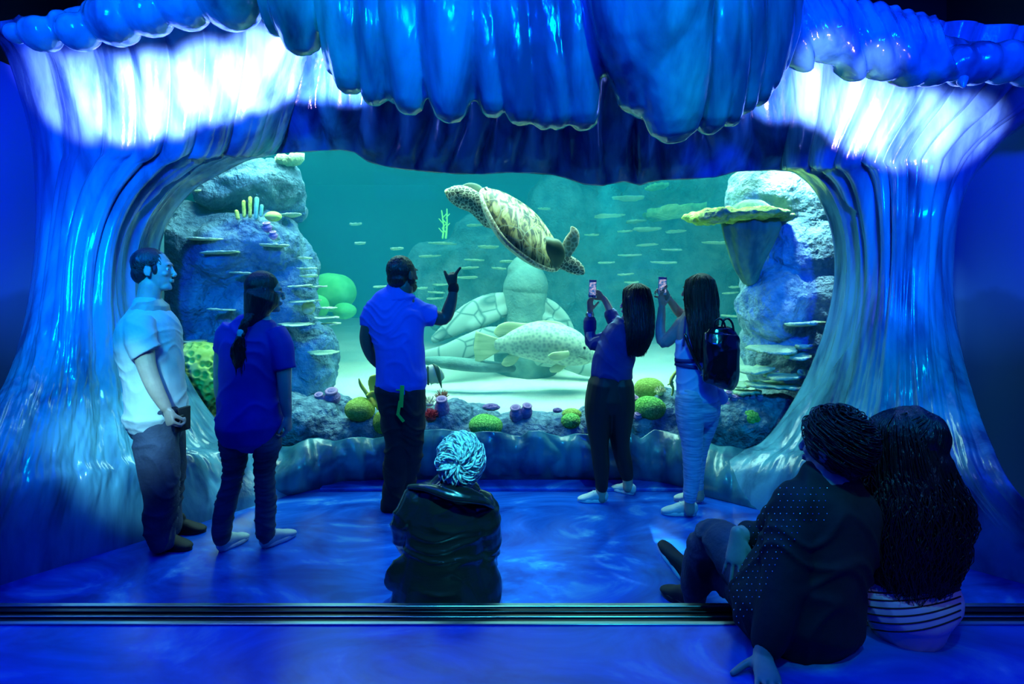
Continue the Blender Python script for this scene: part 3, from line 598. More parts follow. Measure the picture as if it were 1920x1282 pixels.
# ---- seated couple on the upper floor
UZ = 0.30
def man_seated():
    fg = Fig(2.12); base = V(P(1500, 1180, 2.12).x, 2.12, UZ)
    root = thing('person', 'man with curly black hair in black studded sweater seated leaning on his hand', 'person', base)
    R = rotm(-38, 4, -3); c = fg.p(1560, 838); s = 1.03
    torso = [(1552, 952, 0, 74, 46), (1545, 980, 0, 92, 60), (1530, 1040, -.02, 100, 70), (1510, 1100, -.02, 105, 76), (1500, 1150, -.02, 105, 78)]
    neck = [(1558, 880, 0, 40, 38), (1556, 915, 0, 48, 40)]
    armN = [(1490, 950, -.02, 44), (1478, 1020, -.06, 38), (1462, 1100, -.1, 34), (1444, 1170, -.13, 28), (1432, 1225, -.16, 20)]
    armF = [(1475, 960, .08, 36), (1448, 996, .16, 30), (1425, 1008, .2, 27), (1402, 1003, .18, 23), (1386, 1003, .15, 17)]
    leg1 = [(1450, 1130, .08, 58, 54), (1395, 1060, .3, 48, 46), (1345, 1010, .48, 38, 38), (1318, 1040, .62, 32, 32), (1305, 1095, .68, 26, 26), (1300, 1120, .7, 22, 22)]
    leg2 = [(1450, 1150, .2, 56, 50), (1400, 1105, .45, 46, 44), (1350, 1072, .65, 34, 34), (1312, 1078, .8, 26, 26), (1292, 1082, .9, 18, 18)]
    hands = [dict(w=fg.p(1430, 1228, -.16), fdir=(-.22, -.95, -.22), palm=(0, .2, -1), side=-1, s=1.08, spread=2.5, curl=(3, 3, 3, 3), thumb=(1.2, 0)),
             dict(w=fg.p(1382, 1006, .14), fdir=(-.16, -.3, -1), palm=(.45, .85, 0), side=1, s=1.02, curl=(0, 4, 7, 16), spread=4.0, thumb=(.6, 10))]
    body(root, fg, (c, R, s), [(torso, .85), (neck, 1), (armN, .9), (armF, .9), (leg1, .8), (leg2, .8)], hands, M_skin)
    b = MB(); b.loft(fg.st([(1556, 905, 0, 62, 44), (1553, 930, 0, 92, 58), (1545, 975, 0, 104, 68), (1530, 1040, 0, 104, 74), (1505, 1100, 0, 112, 84), (1488, 1148, 0, 124, 94)]), sub=4, sides=28)
    b.loft(fg.st([(1500, 945, -.0, 50), (1480, 1020, -.06, 46), (1466, 1100, -.1, 42), (1448, 1170, -.13, 37), (1440, 1205, -.14, 33)]), sub=4, sides=18)
    b.loft(fg.st(armF[:4]), sub=4, sides=16)
    b.loft(fg.st([(1556, 925, 0, 56, 46), (1556, 908, 0, 49, 43), (1557, 895, 0, 46, 42)]), sub=3, sides=20)
    sw = b.build('sweater', M_black, root, voxel=.009, smooth=4, disp=wrinkle(.012, 4, 7))
    b = MB(); b.loft(fg.st([(1430, 1110, .1, 54, 50), (1490, 1145, 0, 92, 64)]), sub=3, sides=20); b.loft(fg.st(leg1), sub=5, sides=18); b.loft(fg.st(leg2), sub=5, sides=18)
    b.build('jeans', M_jean, root, voxel=.009, smooth=3, disp=wrinkle(.012, 4, 9))
    # rows of studs on shoulder and flank, laid on the sweater surface
    dg = bpy.context.evaluated_depsgraph_get(); dg.update(); b = MB(); loc = Vector(root.location)
    for i in range(26):
        for k in range(34):
            px = 1345+k*12+(6 if i % 2 else 0)+random.uniform(-2, 2); py = 915+i*12
            if not ((py < 985 and 1455 < px < 1552 and True) or (px < 1512-(py-950)*.62+18 and py > 940)): continue
            o = V(0, 0, H)-loc; d = (P(px, py, 2)-V(0, 0, H)).normalized()
            ok, hit, nrm, _ = sw.ray_cast(o, d)
            if ok: b.ell(hit+loc, (.003, .003, .003), seg=6, rings=4)
    merge_into(sw, b, M_stud)
    b = MB(); b.ell(c+R@(V(0, -.03, .035)*s), [.078*s, .097*s, .096*s], rot=R); b.ell(c+R@(V(0, -.065, -.03)*s), [.068*s, .052*s, .068*s], rot=R)
    hr = b.build('hair', M_hair, root, voxel=.006, smooth=2, disp=lambda p: .008*noise.noise(p*45))
    b = MB()
    scalp_strands(b, c, R, s, 1300, crown=(0, -.03, .09), tmax=2.1, ln=.16, r=.0042, lift=.065, swirl=.8, chaos=True, rad=(.076, .095, .096), keep=lambda a, z: z.y < .075 and not (z.z < .03 and z.y > -.03), seed=31)
    b.build('curls', M_hair, hr)
    b = MB(); b.ell(c+R@(V(-.04, .055, .006)*s), (.003, .003, .003)); 
    h = P(1292, 1100, 3.06); h.z = .02
    shoe(root, V(h.x, h.y, .0), V(h.x, h.y, 0)+V(-.12, .16, .16), .1, .1, M_shoeb, M_solew, ankle=1)
    h2 = P(1310, 1118, 2.82); shoe(root, V(h2.x, 2.82, .0), V(h2.x-.12, 3.02, 0), .1, .1, M_shoeb, M_rubber, ankle=1)
def woman_seated():
    fg = Fig(2.16); base = V(P(1700, 1180, 2.16).x, 2.16, UZ)
    root = thing('person', 'woman with very long curly black hair seated at the right in striped top', 'person', base)
    R = rotm(-62, 10, -2); c = fg.p(1688, 832); s = 1.04
    torso = [(1706, 960, 0, 70, 44), (1706, 990, 0, 88, 56), (1704, 1040, 0, 84, 56), (1700, 1100, 0, 88, 64), (1700, 1140, 0, 88, 68)]
    neck = [(1692, 875, 0, 32, 30), (1700, 920, 0, 42, 34)]
    armL = [(1640, 955, .05, 34), (1628, 1020, .12, 28), (1640, 1070, .3, 24), (1650, 1060, .5, 16)]
    armR = [(1770, 955, .05, 34), (1785, 1020, .12, 28), (1770, 1070, .3, 24), (1745, 1070, .5, 16)]
    leg1 = [(1660, 1130, .1, 60, 50), (1640, 1080, .4, 46, 44), (1625, 1050, .6, 38, 38), (1625, 1100, .8, 30, 30), (1622, 1110, .9, 20, 20)]
    leg2 = [(1740, 1130, .1, 60, 50), (1735, 1080, .4, 46, 44), (1720, 1050, .6, 38, 38), (1715, 1100, .8, 30, 30), (1712, 1110, .9, 20, 20)]
    hands = [dict(w=fg.p(1652, 1058, .52), fdir=(.5, .6, 0), palm=(0, 0, -1), side=1, s=.95), dict(w=fg.p(1744, 1068, .52), fdir=(-.5, .6, 0), palm=(0, 0, -1), side=-1, s=.95)]
    body(root, fg, (c, R, s), [(torso, .85), (neck, 1), (armL, .9), (armR, .9), (leg1, .8), (leg2, .8)], hands, M_skin)
    b = MB(); b.loft(fg.st([(1704, 915, 0, 48, 38), (1706, 940, 0, 84, 54), (1706, 1000, 0, 92, 62), (1703, 1060, 0, 88, 62), (1700, 1090, 0, 90, 64)]), sub=4, sides=26)
    b.loft(fg.st(armL[:3]), sub=4, sides=14); b.loft(fg.st(armR[:3]), sub=4, sides=14)
    b.build('jacket', M_black, root, voxel=.009, smooth=3, disp=wrinkle(.01, 4, 8))
    st = [(1700, 1085, 0, 88, 64), (1699, 1110, 0, 95, 74), (1699, 1135, -.01, 90, 76), (1700, 1152, -.01, 74, 68)]
    b = MB(); b.loft(fg.st(st), sub=5, sides=30); tp = b.build('striped_top', M_stripe, root, voxel=.007, smooth=2, disp=wrinkle(.003, 5, 7))
    # stripes follow the hem curve
    dg = bpy.context.evaluated_depsgraph_get(); dg.update(); b = MB(); loc = Vector(root.location)
    for i in range(6):
        pts = []
        for k in range(42):
            px = 1600+k*4.9; t = (px-1700)/95; py = 1111+i*14.5-(11+i*1.5)*t*t-6*t
            o = V(0, 0, H)-loc; d = (P(px, py, 2)-V(0, 0, H)).normalized(); ok, hit, nrm, _ = tp.ray_cast(o, d)
            if ok: pts.append(hit+loc)
            elif len(pts) > 3: break
        if len(pts) > 3: b.loft([(p, .0028, .0028) for p in pts], sub=1, sides=6)
    merge_into(tp, b, M_black)
    b = MB(); b.loft(fg.st([(1700, 1140, .05, 74, 60), (1700, 1150, .1, 70, 60)]), sub=2, sides=18); b.loft(fg.st(leg1), sub=4, sides=16); b.loft(fg.st(leg2), sub=4, sides=16); b.build('trousers', M_black, root, voxel=.01, smooth=3)
    mass = [(1692, 830, -.01, 60, 56), (1708, 880, -.03, 72, 60), (1722, 940, -.06, 88, 58), (1728, 1000, -.08, 84, 50), (1722, 1060, -.09, 70, 40), (1712, 1095, -.08, 48, 26)]
    b = MB(); b.ell(c+R@(V(0, -.035, .035)*s), [.1*s, .11*s, .108*s], rot=R); b.loft(fg.st(mass), sub=4, sides=18)
    hr = b.build('hair', M_hair, root, voxel=.009, smooth=3, disp=lambda p: .012*noise.noise(V(p.x*22, p.y*22, p.z*14)))
    b = MB(); fall_strands(b, fg.st(mass), 460, wig=.012, r=.0038, seed=41, spill=.06, curl=1.2, crown=True)
    scalp_strands(b, c, R, s, 260, r=.0035, ln=1.0, lift=.008, swirl=.2, keep=lambda a, z: z.y < .055, seed=44, rad=(.1, .11, .108))
    b.build('curly_strands', M_hair, hr)
    for px in (1622, 1712):
        h = V(P(px, 1100, 3.0).x, 3.02, 0); shoe(root, h, h+V(-.02, .25, 0), .09, .085, M_shoeb, M_rubber, ankle=1)
# ------------------------------------------------------------------ the wave sculpture round the tank window
def wave_material(name, light, dark, rough=.3, seam=.5):
    m = bpy.data.materials.new(name); n, l = nodes_of(m); b = n['Principled BSDF']
    b.inputs['Roughness'].default_value = rough; b.inputs['Coat Weight'].default_value = .6; b.inputs['Coat Roughness'].default_value = .16
    tc = n.new('ShaderNodeTexCoord')
    mp = n.new('ShaderNodeMapping'); mp.inputs['Scale'].default_value = (1, 1, .16); l.new(tc.outputs['Object'], mp.inputs['Vector'])
    t = n.new('ShaderNodeTexNoise'); t.inputs['Scale'].default_value = 5.5; t.inputs['Detail'].default_value = 5; t.inputs['Distortion'].default_value = .4
    l.new(mp.outputs['Vector'], t.inputs['Vector'])
    r = n.new('ShaderNodeValToRGB'); e = r.color_ramp.elements
    e[0].position = .34; e[0].color = (*dark, 1); e[1].position = .6; e[1].color = (*light, 1)
    l.new(t.outputs['Fac'], r.inputs['Fac']); l.new(r.outputs['Color'], b.inputs['Base Color'])
    t2 = n.new('ShaderNodeTexNoise'); t2.inputs['Scale'].default_value = 22; t2.inputs['Detail'].default_value = 4
    mp2 = n.new('ShaderNodeMapping'); mp2.inputs['Scale'].default_value = (1, 1, .55); l.new(tc.outputs['Object'], mp2.inputs['Vector']); l.new(mp2.outputs['Vector'], t2.inputs['Vector'])
    t3 = n.new('ShaderNodeTexNoise'); t3.inputs['Scale'].default_value = 3; t3.inputs['Detail'].default_value = 2; l.new(mp.outputs['Vector'], t3.inputs['Vector'])
    ad = n.new('ShaderNodeMath'); ad.operation = 'MULTIPLY_ADD'; ad.inputs[1].default_value = 2.0
    l.new(t3.outputs['Fac'], ad.inputs[0]); l.new(t2.outputs['Fac'], ad.inputs[2])
    bp = n.new('ShaderNodeBump'); bp.inputs['Strength'].default_value = .3; bp.inputs['Distance'].default_value = .012
    l.new(ad.outputs[0], bp.inputs['Height']); l.new(bp.outputs['Normal'], b.inputs['Normal']); l.new(bp.outputs['Normal'], b.inputs['Coat Normal'])
    return m
M_wave = wave_material('painted_wave_resin', (.13, .40, .54), (.02, .09, .2), rough=.24)
M_crest = wave_material('foam_crest_resin', (.1, .42, .42), (.01, .10, .16), rough=.2)
M_header = wave_material('shaded_header_resin', (.05, .24, .42), (.006, .04, .12), rough=.16)  # wave resin darkened: shade under the crest put into the colour
M_sill = wave_material('darkened_sill_resin', (.04, .22, .28), (.01, .07, .16), rough=.3)  # darker copy of the wave resin, offsetting lamp spill by colour
def curve(L):
    """L: (v, px, py, d) -> function of v"""
    a = np.array(L, float)
    vs = a[:, 0]
    m = np.zeros_like(a[:, 1:])
    for i in range(len(a)):
        i0, i1 = max(0, i-1), min(len(a)-1, i+1); m[i] = (a[i1, 1:]-a[i0, 1:])/(vs[i1]-vs[i0])
    def f(v):
        v = min(max(v, vs[0]), vs[-1]); i = min(int(np.searchsorted(vs, v, side='right'))-1, len(a)-2)
        h = vs[i+1]-vs[i]; t = (v-vs[i])/h
        return (2*t**3-3*t*t+1)*a[i, 1:]+(t**3-2*t*t+t)*h*m[i]+(-2*t**3+3*t*t)*a[i+1, 1:]+(t**3-t*t)*h*m[i+1]
    return f
def sheet(name, S, nu, nv, folds, m, parent, thick=.05):
    p = np.array([[S(i/nu, j/nv) for i in range(nu+1)] for j in range(nv+1)])
    du = np.gradient(p, axis=1); dv = np.gradient(p, axis=0)
    nn = np.cross(du, dv); nn /= np.linalg.norm(nn, axis=2, keepdims=True)+1e-9
    nn *= np.where(nn[..., 1:2] > 0, -1, 1)      # towards the hall
    fo = np.array([[folds(i/nu, j/nv) for i in range(nu+1)] for j in range(nv+1)])
    p = p+nn*fo[..., None]; p[..., 2] = np.maximum(p[..., 2], -.05)
    b = MB(); vs = p.reshape(-1, 3); fs = [(j*(nu+1)+i, (j+1)*(nu+1)+i, (j+1)*(nu+1)+i+1, j*(nu+1)+i+1) for j in range(nv) for i in range(nu)]
    a, c, d = Vector(vs[fs[0][0]]), Vector(vs[fs[0][1]]), Vector(vs[fs[0][2]])
    b.add(vs, fs)
    return b.build(name, m, parent, solid=thick)
def pillows(k, seed, amp, warp=.5, sharp=1.0):
    """rounded flutes with sharp creases between them"""
    def f(u, v, a=1.0):
        x = u*k+warp*noise.noise(V(u*3.1, v*1.3, seed))+.35*noise.noise(V(u*9, v*2.2, seed+5))
        return amp*a*(abs(math.sin(math.pi*x))**.7-.5)+amp*.4*noise.noise(V(u*k*1.9, v*2.5, seed+9))
    return f
def sm(a, b, x):
    t = min(1, max(0, (x-a)/(b-a))); return t*t*(3-2*t)
def build_wave():
    root = thing('wave_sculpture', 'huge glossy blue moulded wave framing the tank window, with drooping foam crest', 'wave sculpture', V(0, 4.6, 0))
    # left pillar
    L = curve([(0, -60, 40, 3.95), (.06, 0, 85, 4.0), (.15, 38, 180, 4.08), (.25, 60, 270, 4.12), (.4, 67, 400, 4.12), (.52, 60, 505, 4.0), (.64, 42, 610, 3.85), (.74, 12, 705, 3.65), (.83, -40, 800, 3.4), (.91, -120, 960, 3.0), (1, -240, 1170, 2.75)])
    Rt = curve([(0, 590, 30, 4.25), (.1, 575, 120, 4.32), (.2, 545, 225, 4.45), (.27, 515, 289, 4.58), (.29, 470, 300, 4.6), (.33, 412, 328, 4.6), (.37, 370, 352, 4.6), (.43, 326, 400, 4.6), (.49, 304, 450, 4.6), (.55, 298, 500, 4.6), (.61, 303, 555, 4.6), (.67, 317, 610, 4.6), (.74, 341, 680, 4.6), (.8, 374, 742, 4.6), (.84, 410, 790, 4.6), (.88, 455, 828, 4.6), (.9, 500, 834, 4.6), (.95, 545, 870, 4.6), (1, 600, 912, 4.59)])
    def dfl(py): return min(9, 1738/max(30, py-533))
    def mk(A, B, bul, mir):
        def S(u, v):
            a, b = A(v), B(v); t = u
            px = a[0]+(b[0]-a[0])*t; py = a[1]+(b[1]-a[1])*t; d = a[2]+(b[2]-a[2])*t
            e = max(0, math.sin(math.pi*t))**.75
            d -= bul(v)*e
            w = sm(.62, 1, v)**1.5
            if w > 0:
                a1, b1 = A(1), B(1); d = d*(1-w)+dfl(a1[1]+(b1[1]-a1[1])*t)*w
            if v > .985: return P(px, py, d)-V(0, 0, .04*(v-.985)/.015)
            return P(px, py, d)
        return S
    f1 = pillows(7.6, 3.3, .06, .7); f1b = pillows(21, 8.1, .006)
    S = mk(L, Rt, lambda v: .42*(1-sm(.6, 1, v))+.1, 1)
    def crinkle(u, v): return (.012*noise.noise(V(u*34, v*26, 3))+.006*noise.noise(V(u*80, v*60, 8)))*sm(.55, .8, v)*(1-sm(.93, 1, v))
    sheet('left_pillar', S, 290, 330, lambda u, v: (f1(u, v, 1-.72*sm(.35, .75, v))+f1b(u, v)+crinkle(u, v))*min(1, 8*min(u, 1-u)+.12)*(1-sm(.9, .985, v)), M_wave, root)
    # right pillar
    A = curve([(0, 1470, 20, 4.25), (.1, 1480, 110, 4.32), (.2, 1478, 220, 4.45), (.28, 1465, 316, 4.58), (.3, 1490, 325, 4.6), (.33, 1520, 350, 4.6), (.38, 1545, 393, 4.6), (.44, 1560, 445, 4.6), (.5, 1564, 500, 4.6), (.56, 1559, 555, 4.6), (.62, 1545, 615, 4.6), (.69, 1520, 685, 4.6), (.75, 1492, 742, 4.6), (.81, 1458, 795, 4.6), (.86, 1425, 831, 4.6), (.9, 1392, 845, 4.6), (.94, 1360, 870, 4.5), (1, 1318, 928, 4.4)])
    B = curve([(0, 2110, 60, 3.9), (.08, 2060, 130, 3.95), (.16, 1980, 200, 4.0), (.22, 1915, 240, 4.05), (.28, 1862, 285, 4.1), (.34, 1822, 340, 4.1), (.41, 1800, 400, 4.05), (.5, 1790, 480, 4.1), (.58, 1790, 560, 4.05), (.66, 1801, 640, 3.95), (.74, 1822, 725, 3.8), (.82, 1855, 820, 3.6), (.9, 1915, 930, 3.3), (1, 2130, 1150, 2.82)])
    f2 = pillows(8.6, 13.7, .06, .6); f2b = pillows(21, 2.2, .006)
    S = mk(A, B, lambda v: .42*(1-sm(.6, 1, v))+.1, 1)
    sheet('right_pillar', S, 240, 270, lambda u, v: (f2(u, v, 1-.78*sm(.3, .62, v))+f2b(u, v)+.5*crinkle(u, v))*min(1, 8*min(u, 1-u)+.12)*(1-sm(.9, .985, v)), M_wave, root)
    # header above the window
    T = [(505, 291), (520, 288), (560, 285), (600, 283), (640, 281), (665, 286), (690, 303), (720, 312), (760, 318), (800, 322), (850, 326), (900, 327), (950, 324), (1000, 325), (1035, 328), (1060, 334), (1095, 346), (1130, 349), (1170, 340), (1200, 348), (1215, 342), (1240, 338), (1290, 336), (1340, 333), (1380, 322), (1450, 319), (1500, 324)]
    tx = [t[0] for t in T]; ty = [t[1] for t in T]
    def SH(u, v):
        px = 505+995*u; yb = float(np.interp(px, tx, ty)); y0 = 10
        py = y0+(yb-y0)*v; d = 4.3+.33*(v**1.5)-.05*math.sin(math.pi*v)
        return P(px, py, d)
    f3 = pillows(14, 21.3, .075, 1.1); f3b = pillows(27, 4.4, .012)
    sheet('header_curtain', SH, 300, 90, lambda u, v: (f3(u, v)+f3b(u, v))*min(1, (1-v)*9+.15), M_header, root)
    # sill
    Sx = [(380, 812), (455, 832), (523, 836), (547, 837), (577, 822), (597, 820), (627, 827), (657, 820), (680, 819), (700, 822), (728, 817), (797, 806), (830, 804), (857, 807), (883, 812), (903, 808), (937, 809), (960, 816), (977, 817), (993, 807), (1013, 807), (1030, 813), (1053, 819), (1080, 812), (1103, 814), (1140, 811), (1177, 805), (1200, 823), (1227, 804), (1253, 809), (1290, 820), (1325, 828), (1346, 836), (1372, 836), (1398, 844), (1440, 836), (1500, 800)]
    sx = [t[0] for t in Sx]; sy = [t[1] for t in Sx]
    Fx = [(380, 960), (500, 935), (560, 925), (640, 906), (760, 900), (960, 899), (1200, 903), (1260, 912), (1340, 935), (1420, 955), (1500, 960)]
    fx = [t[0] for t in Fx]; fy = [t[1] for t in Fx]
    def SS(u, v):
        px = 380+1120*u; ya = float(np.interp(px, sx, sy)); yb = float(np.interp(px, fx, fy))
        t = v; py = ya+(yb-ya)*t; px2 = px+ (px-960)*-.0*t
        d0 = 4.62-.05*math.sin(px*.07); d1 = 1738/(yb-533)
        d = d0+(d1-d0)*t - .1*math.sin(math.pi*t)
        return P(px2, py, d)
    f4 = pillows(17, 31.1, .028, .5); f4b = pillows(36, 1.9, .012)
    sheet('sill_curtain', SS, 260, 50, lambda u, v: (f4(u, v)+f4b(u, v))*min(1, v*6+.2)*min(1, (1-v)*6+.2), M_sill, root)
    # foam crest : bulbous lobes hanging over the header
    b = MB(); rnd = random.Random(4)
    def lobe(x0, y0, x1, y1, w, d, dz=.22, lean=0, top=1.0):
        """from (x0,y0) above down to the rounded tip (x1,y1); w is its width in the picture"""
        k = F/d; r = w*1.16/2/k; n = 6; st = []
        for i in range(n):
            t = i/(n-1); px = x0+(x1-x0)*t+lean*math.sin(math.pi*t); py = y0+(y1-y0-w*.32)*t
            q = top*(1-t)+t; rr = r*(1.0 if t < .6 else 1-.3*((t-.6)/.4)**2)*q
            dd = d+.12*(1-t)-dz*math.sin(math.pi*(.25+.6*t))
            st.append((P(px, py, dd), rr, max(rr*1.0, .11)))
        b.loft(st, sub=4, sides=20)
    for px, py, r in ((28, 62, 20), (77, 64, 34), (116, 42, 22), (146, 60, 36), (182, 28, 26), (214, 38, 45), (278, 26, 44), (250, -4, 30), (346, 10, 47), (318, -18, 34), (432, 0, 57), (388, -34, 40)):
        d = 3.25; k = F/d
        b.ell(P(px, py, d), (r/k, r/k*1.15, r/k*.98), seg=20, rings=14)
    lobe(545, -110, 566, 98, 92, 3.1); lobe(505, -110, 522, 62, 60, 3.15)
    lobe(640, -170, 657, 173, 74, 3.0); lobe(620, -170, 636, 140, 60, 3.05)
    lobe(690, -190, 702, 195, 56, 2.98); lobe(742, -200, 768, 212, 72, 2.93); lobe(728, -200, 742, 190, 50, 2.98)
    lobe(822, -200, 846, 223, 92, 2.9); lobe(880, -200, 922, 216, 64, 2.93); lobe(932, -200, 978, 233, 66, 2.9)
    lobe(985, -200, 1018, 238, 54, 2.92); lobe(1000, -200, 1048, 238, 56, 2.9); lobe(1060, -200, 1094, 240, 72, 2.88)
    lobe(1215, -260, 1222, 206, 190, 2.82, dz=.3); lobe(1240, -260, 1262, 258, 130, 2.8, dz=.3); lobe(1170, -230, 1178, 165, 100, 2.9)
    lobe(1318, -220, 1330, 247, 76, 2.85, lean=16); lobe(1350, -210, 1366, 235, 44, 2.9, lean=18)
    lobe(1366, -200, 1392, 212, 58, 2.95, lean=22); lobe(1400, -190, 1418, 196, 52, 3.0, lean=26); lobe(1420, -170, 1438, 170, 50, 3.0, lean=26); lobe(1440, -150, 1455, 138, 46, 3.05, lean=26)
    for i, (xt, yt, w) in enumerate(((1475, 118, 34), (1497, 130, 30), (1520, 112, 30), (1545, 118, 34), (1568, 118, 34), (1592, 149, 40), (1618, 122, 36), (1645, 150, 44), (1672, 132, 36), (1694, 160, 46), (1717, 140, 34), (1737, 160, 42), (1757, 152, 24))):
        xs = xt-52+i*1.5; ys = -2+i*6.2
        k = F/3.08; st = []
        for j in range(6):
            t = j/5; a = t*t*.55+t*.45
            px = xs+(xt-xs)*(1-(1-t)**1.8); py = ys+(yt-ys-w*.3)*t
            rr = w/2/k*(1.05-.15*t-.12*t**4); st.append((P(px, py, 3.2-.2*math.sin(math.pi*(.15+.65*t))), rr, .13-.03*t))
        b.loft(st, sub=4, sides=16)
    for xt, yt, r in ((1783, 128, 22), (1805, 135, 26), (1800, 118, 30), (1835, 118, 36), (1862, 116, 32), (1880, 118, 36), (1905, 116, 32), (1935, 122, 38), (1965, 120, 40), (2010, 130, 44)):
        k = F/3.2; b.ell(P(xt, yt, 3.2), (r/k, r/k*1.2, r/k*(1.1 if r > 26 else 1)), seg=18, rings=12)
    b.loft([(P(1806, 150, 3.1), .03, .04), (P(1808, 163, 3.08), .015, .015)], sub=3, sides=10)
    # solid body of the crest behind the lobes
    b.loft([(P(60, 52, 3.4), .03, .05), (P(240, 14, 3.4), .07, .12), (P(480, -70, 3.4), .2, .2), (P(800, -120, 3.35), .5, .25), (P(1150, -130, 3.3), .6, .28), (P(1400, -80, 3.3), .45, .24), (P(1520, 50, 3.35), .12, .16), (P(1700, 95, 3.35), .1, .14), (P(1900, 118, 3.4), .08, .1), (P(2050, 130, 3.4), .08, .1)], sub=5, sides=20)
    def dp(p):
        return .010*noise.noise(V(p.x*9, p.y*5, p.z*2.2))+.0035*noise.noise(V(p.x*34, p.y*20, p.z*12))
    b.build('foam_crest', M_crest, root, voxel=.0125, smooth=2, disp=dp)
def quad(name, pts, m, kind='structure', parent=None, thick=.08):
    b = MB(); b.add([Vector(p) for p in pts], [tuple(range(len(pts)))])
    o = b.build(name, m, parent, solid=thick, flat=True)
    if kind: o['kind'] = kind
    return o
def slab(name, lo, hi, m, kind='structure', parent=None):
    b = MB(); c = (Vector(lo)+Vector(hi))/2; b.box(c, (Vector(hi)-Vector(lo))/2)
    o = b.build(name, m, parent, flat=True)
    if kind: o['kind'] = kind
    return o
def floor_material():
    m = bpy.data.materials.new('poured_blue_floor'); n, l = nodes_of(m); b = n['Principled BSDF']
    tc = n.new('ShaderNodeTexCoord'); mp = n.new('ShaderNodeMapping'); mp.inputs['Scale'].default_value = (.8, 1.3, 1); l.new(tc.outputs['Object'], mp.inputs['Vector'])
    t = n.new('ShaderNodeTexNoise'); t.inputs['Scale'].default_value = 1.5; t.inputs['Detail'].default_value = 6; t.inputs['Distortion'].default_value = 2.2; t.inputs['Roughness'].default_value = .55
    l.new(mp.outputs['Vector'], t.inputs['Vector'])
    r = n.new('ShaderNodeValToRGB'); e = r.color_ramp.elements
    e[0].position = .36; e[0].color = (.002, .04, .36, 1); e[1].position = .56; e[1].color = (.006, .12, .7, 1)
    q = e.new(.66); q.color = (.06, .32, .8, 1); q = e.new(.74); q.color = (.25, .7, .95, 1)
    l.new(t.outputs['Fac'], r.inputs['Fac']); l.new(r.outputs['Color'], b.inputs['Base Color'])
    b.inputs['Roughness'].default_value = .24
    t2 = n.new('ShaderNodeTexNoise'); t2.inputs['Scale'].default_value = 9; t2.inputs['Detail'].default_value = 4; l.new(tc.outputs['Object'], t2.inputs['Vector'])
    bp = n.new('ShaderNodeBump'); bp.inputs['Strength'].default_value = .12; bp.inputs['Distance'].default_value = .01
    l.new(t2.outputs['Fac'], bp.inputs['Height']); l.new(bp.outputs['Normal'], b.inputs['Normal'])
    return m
def mural_material():
    m = bpy.data.materials.new('painted_sea_mural'); n, l = nodes_of(m); b = n['Principled BSDF']
    tc = n.new('ShaderNodeTexCoord'); sp = n.new('ShaderNodeSeparateXYZ'); l.new(tc.outputs['Object'], sp.inputs[0])
    t = n.new('ShaderNodeTexNoise'); t.inputs['Scale'].default_value = 1.1; t.inputs['Detail'].default_value = 5; l.new(tc.outputs['Object'], t.inputs['Vector'])
    ad = n.new('ShaderNodeMath'); ad.operation = 'MULTIPLY_ADD'; ad.inputs[1].default_value = .5; l.new(t.outputs['Fac'], ad.inputs[0]); l.new(sp.outputs['Z'], ad.inputs[2])
    r = n.new('ShaderNodeValToRGB'); e = r.color_ramp.elements
    e[0].position = .3; e[0].color = (.01, .05, .16, 1); e[1].position = .44; e[1].color = (.03, .12, .34, 1)
    q = e.new(.455); q.color = (.05, .18, .5, 1); q = e.new(.9); q.color = (.05, .14, .75, 1)
    dv = n.new('ShaderNodeMath'); dv.operation = 'DIVIDE'; dv.inputs[1].default_value = 4.0
    l.new(ad.outputs[0], dv.inputs[0]); l.new(dv.outputs[0], r.inputs['Fac']); l.new(r.outputs['Color'], b.inputs['Base Color'])
    b.inputs['Roughness'].default_value = .45
    return m
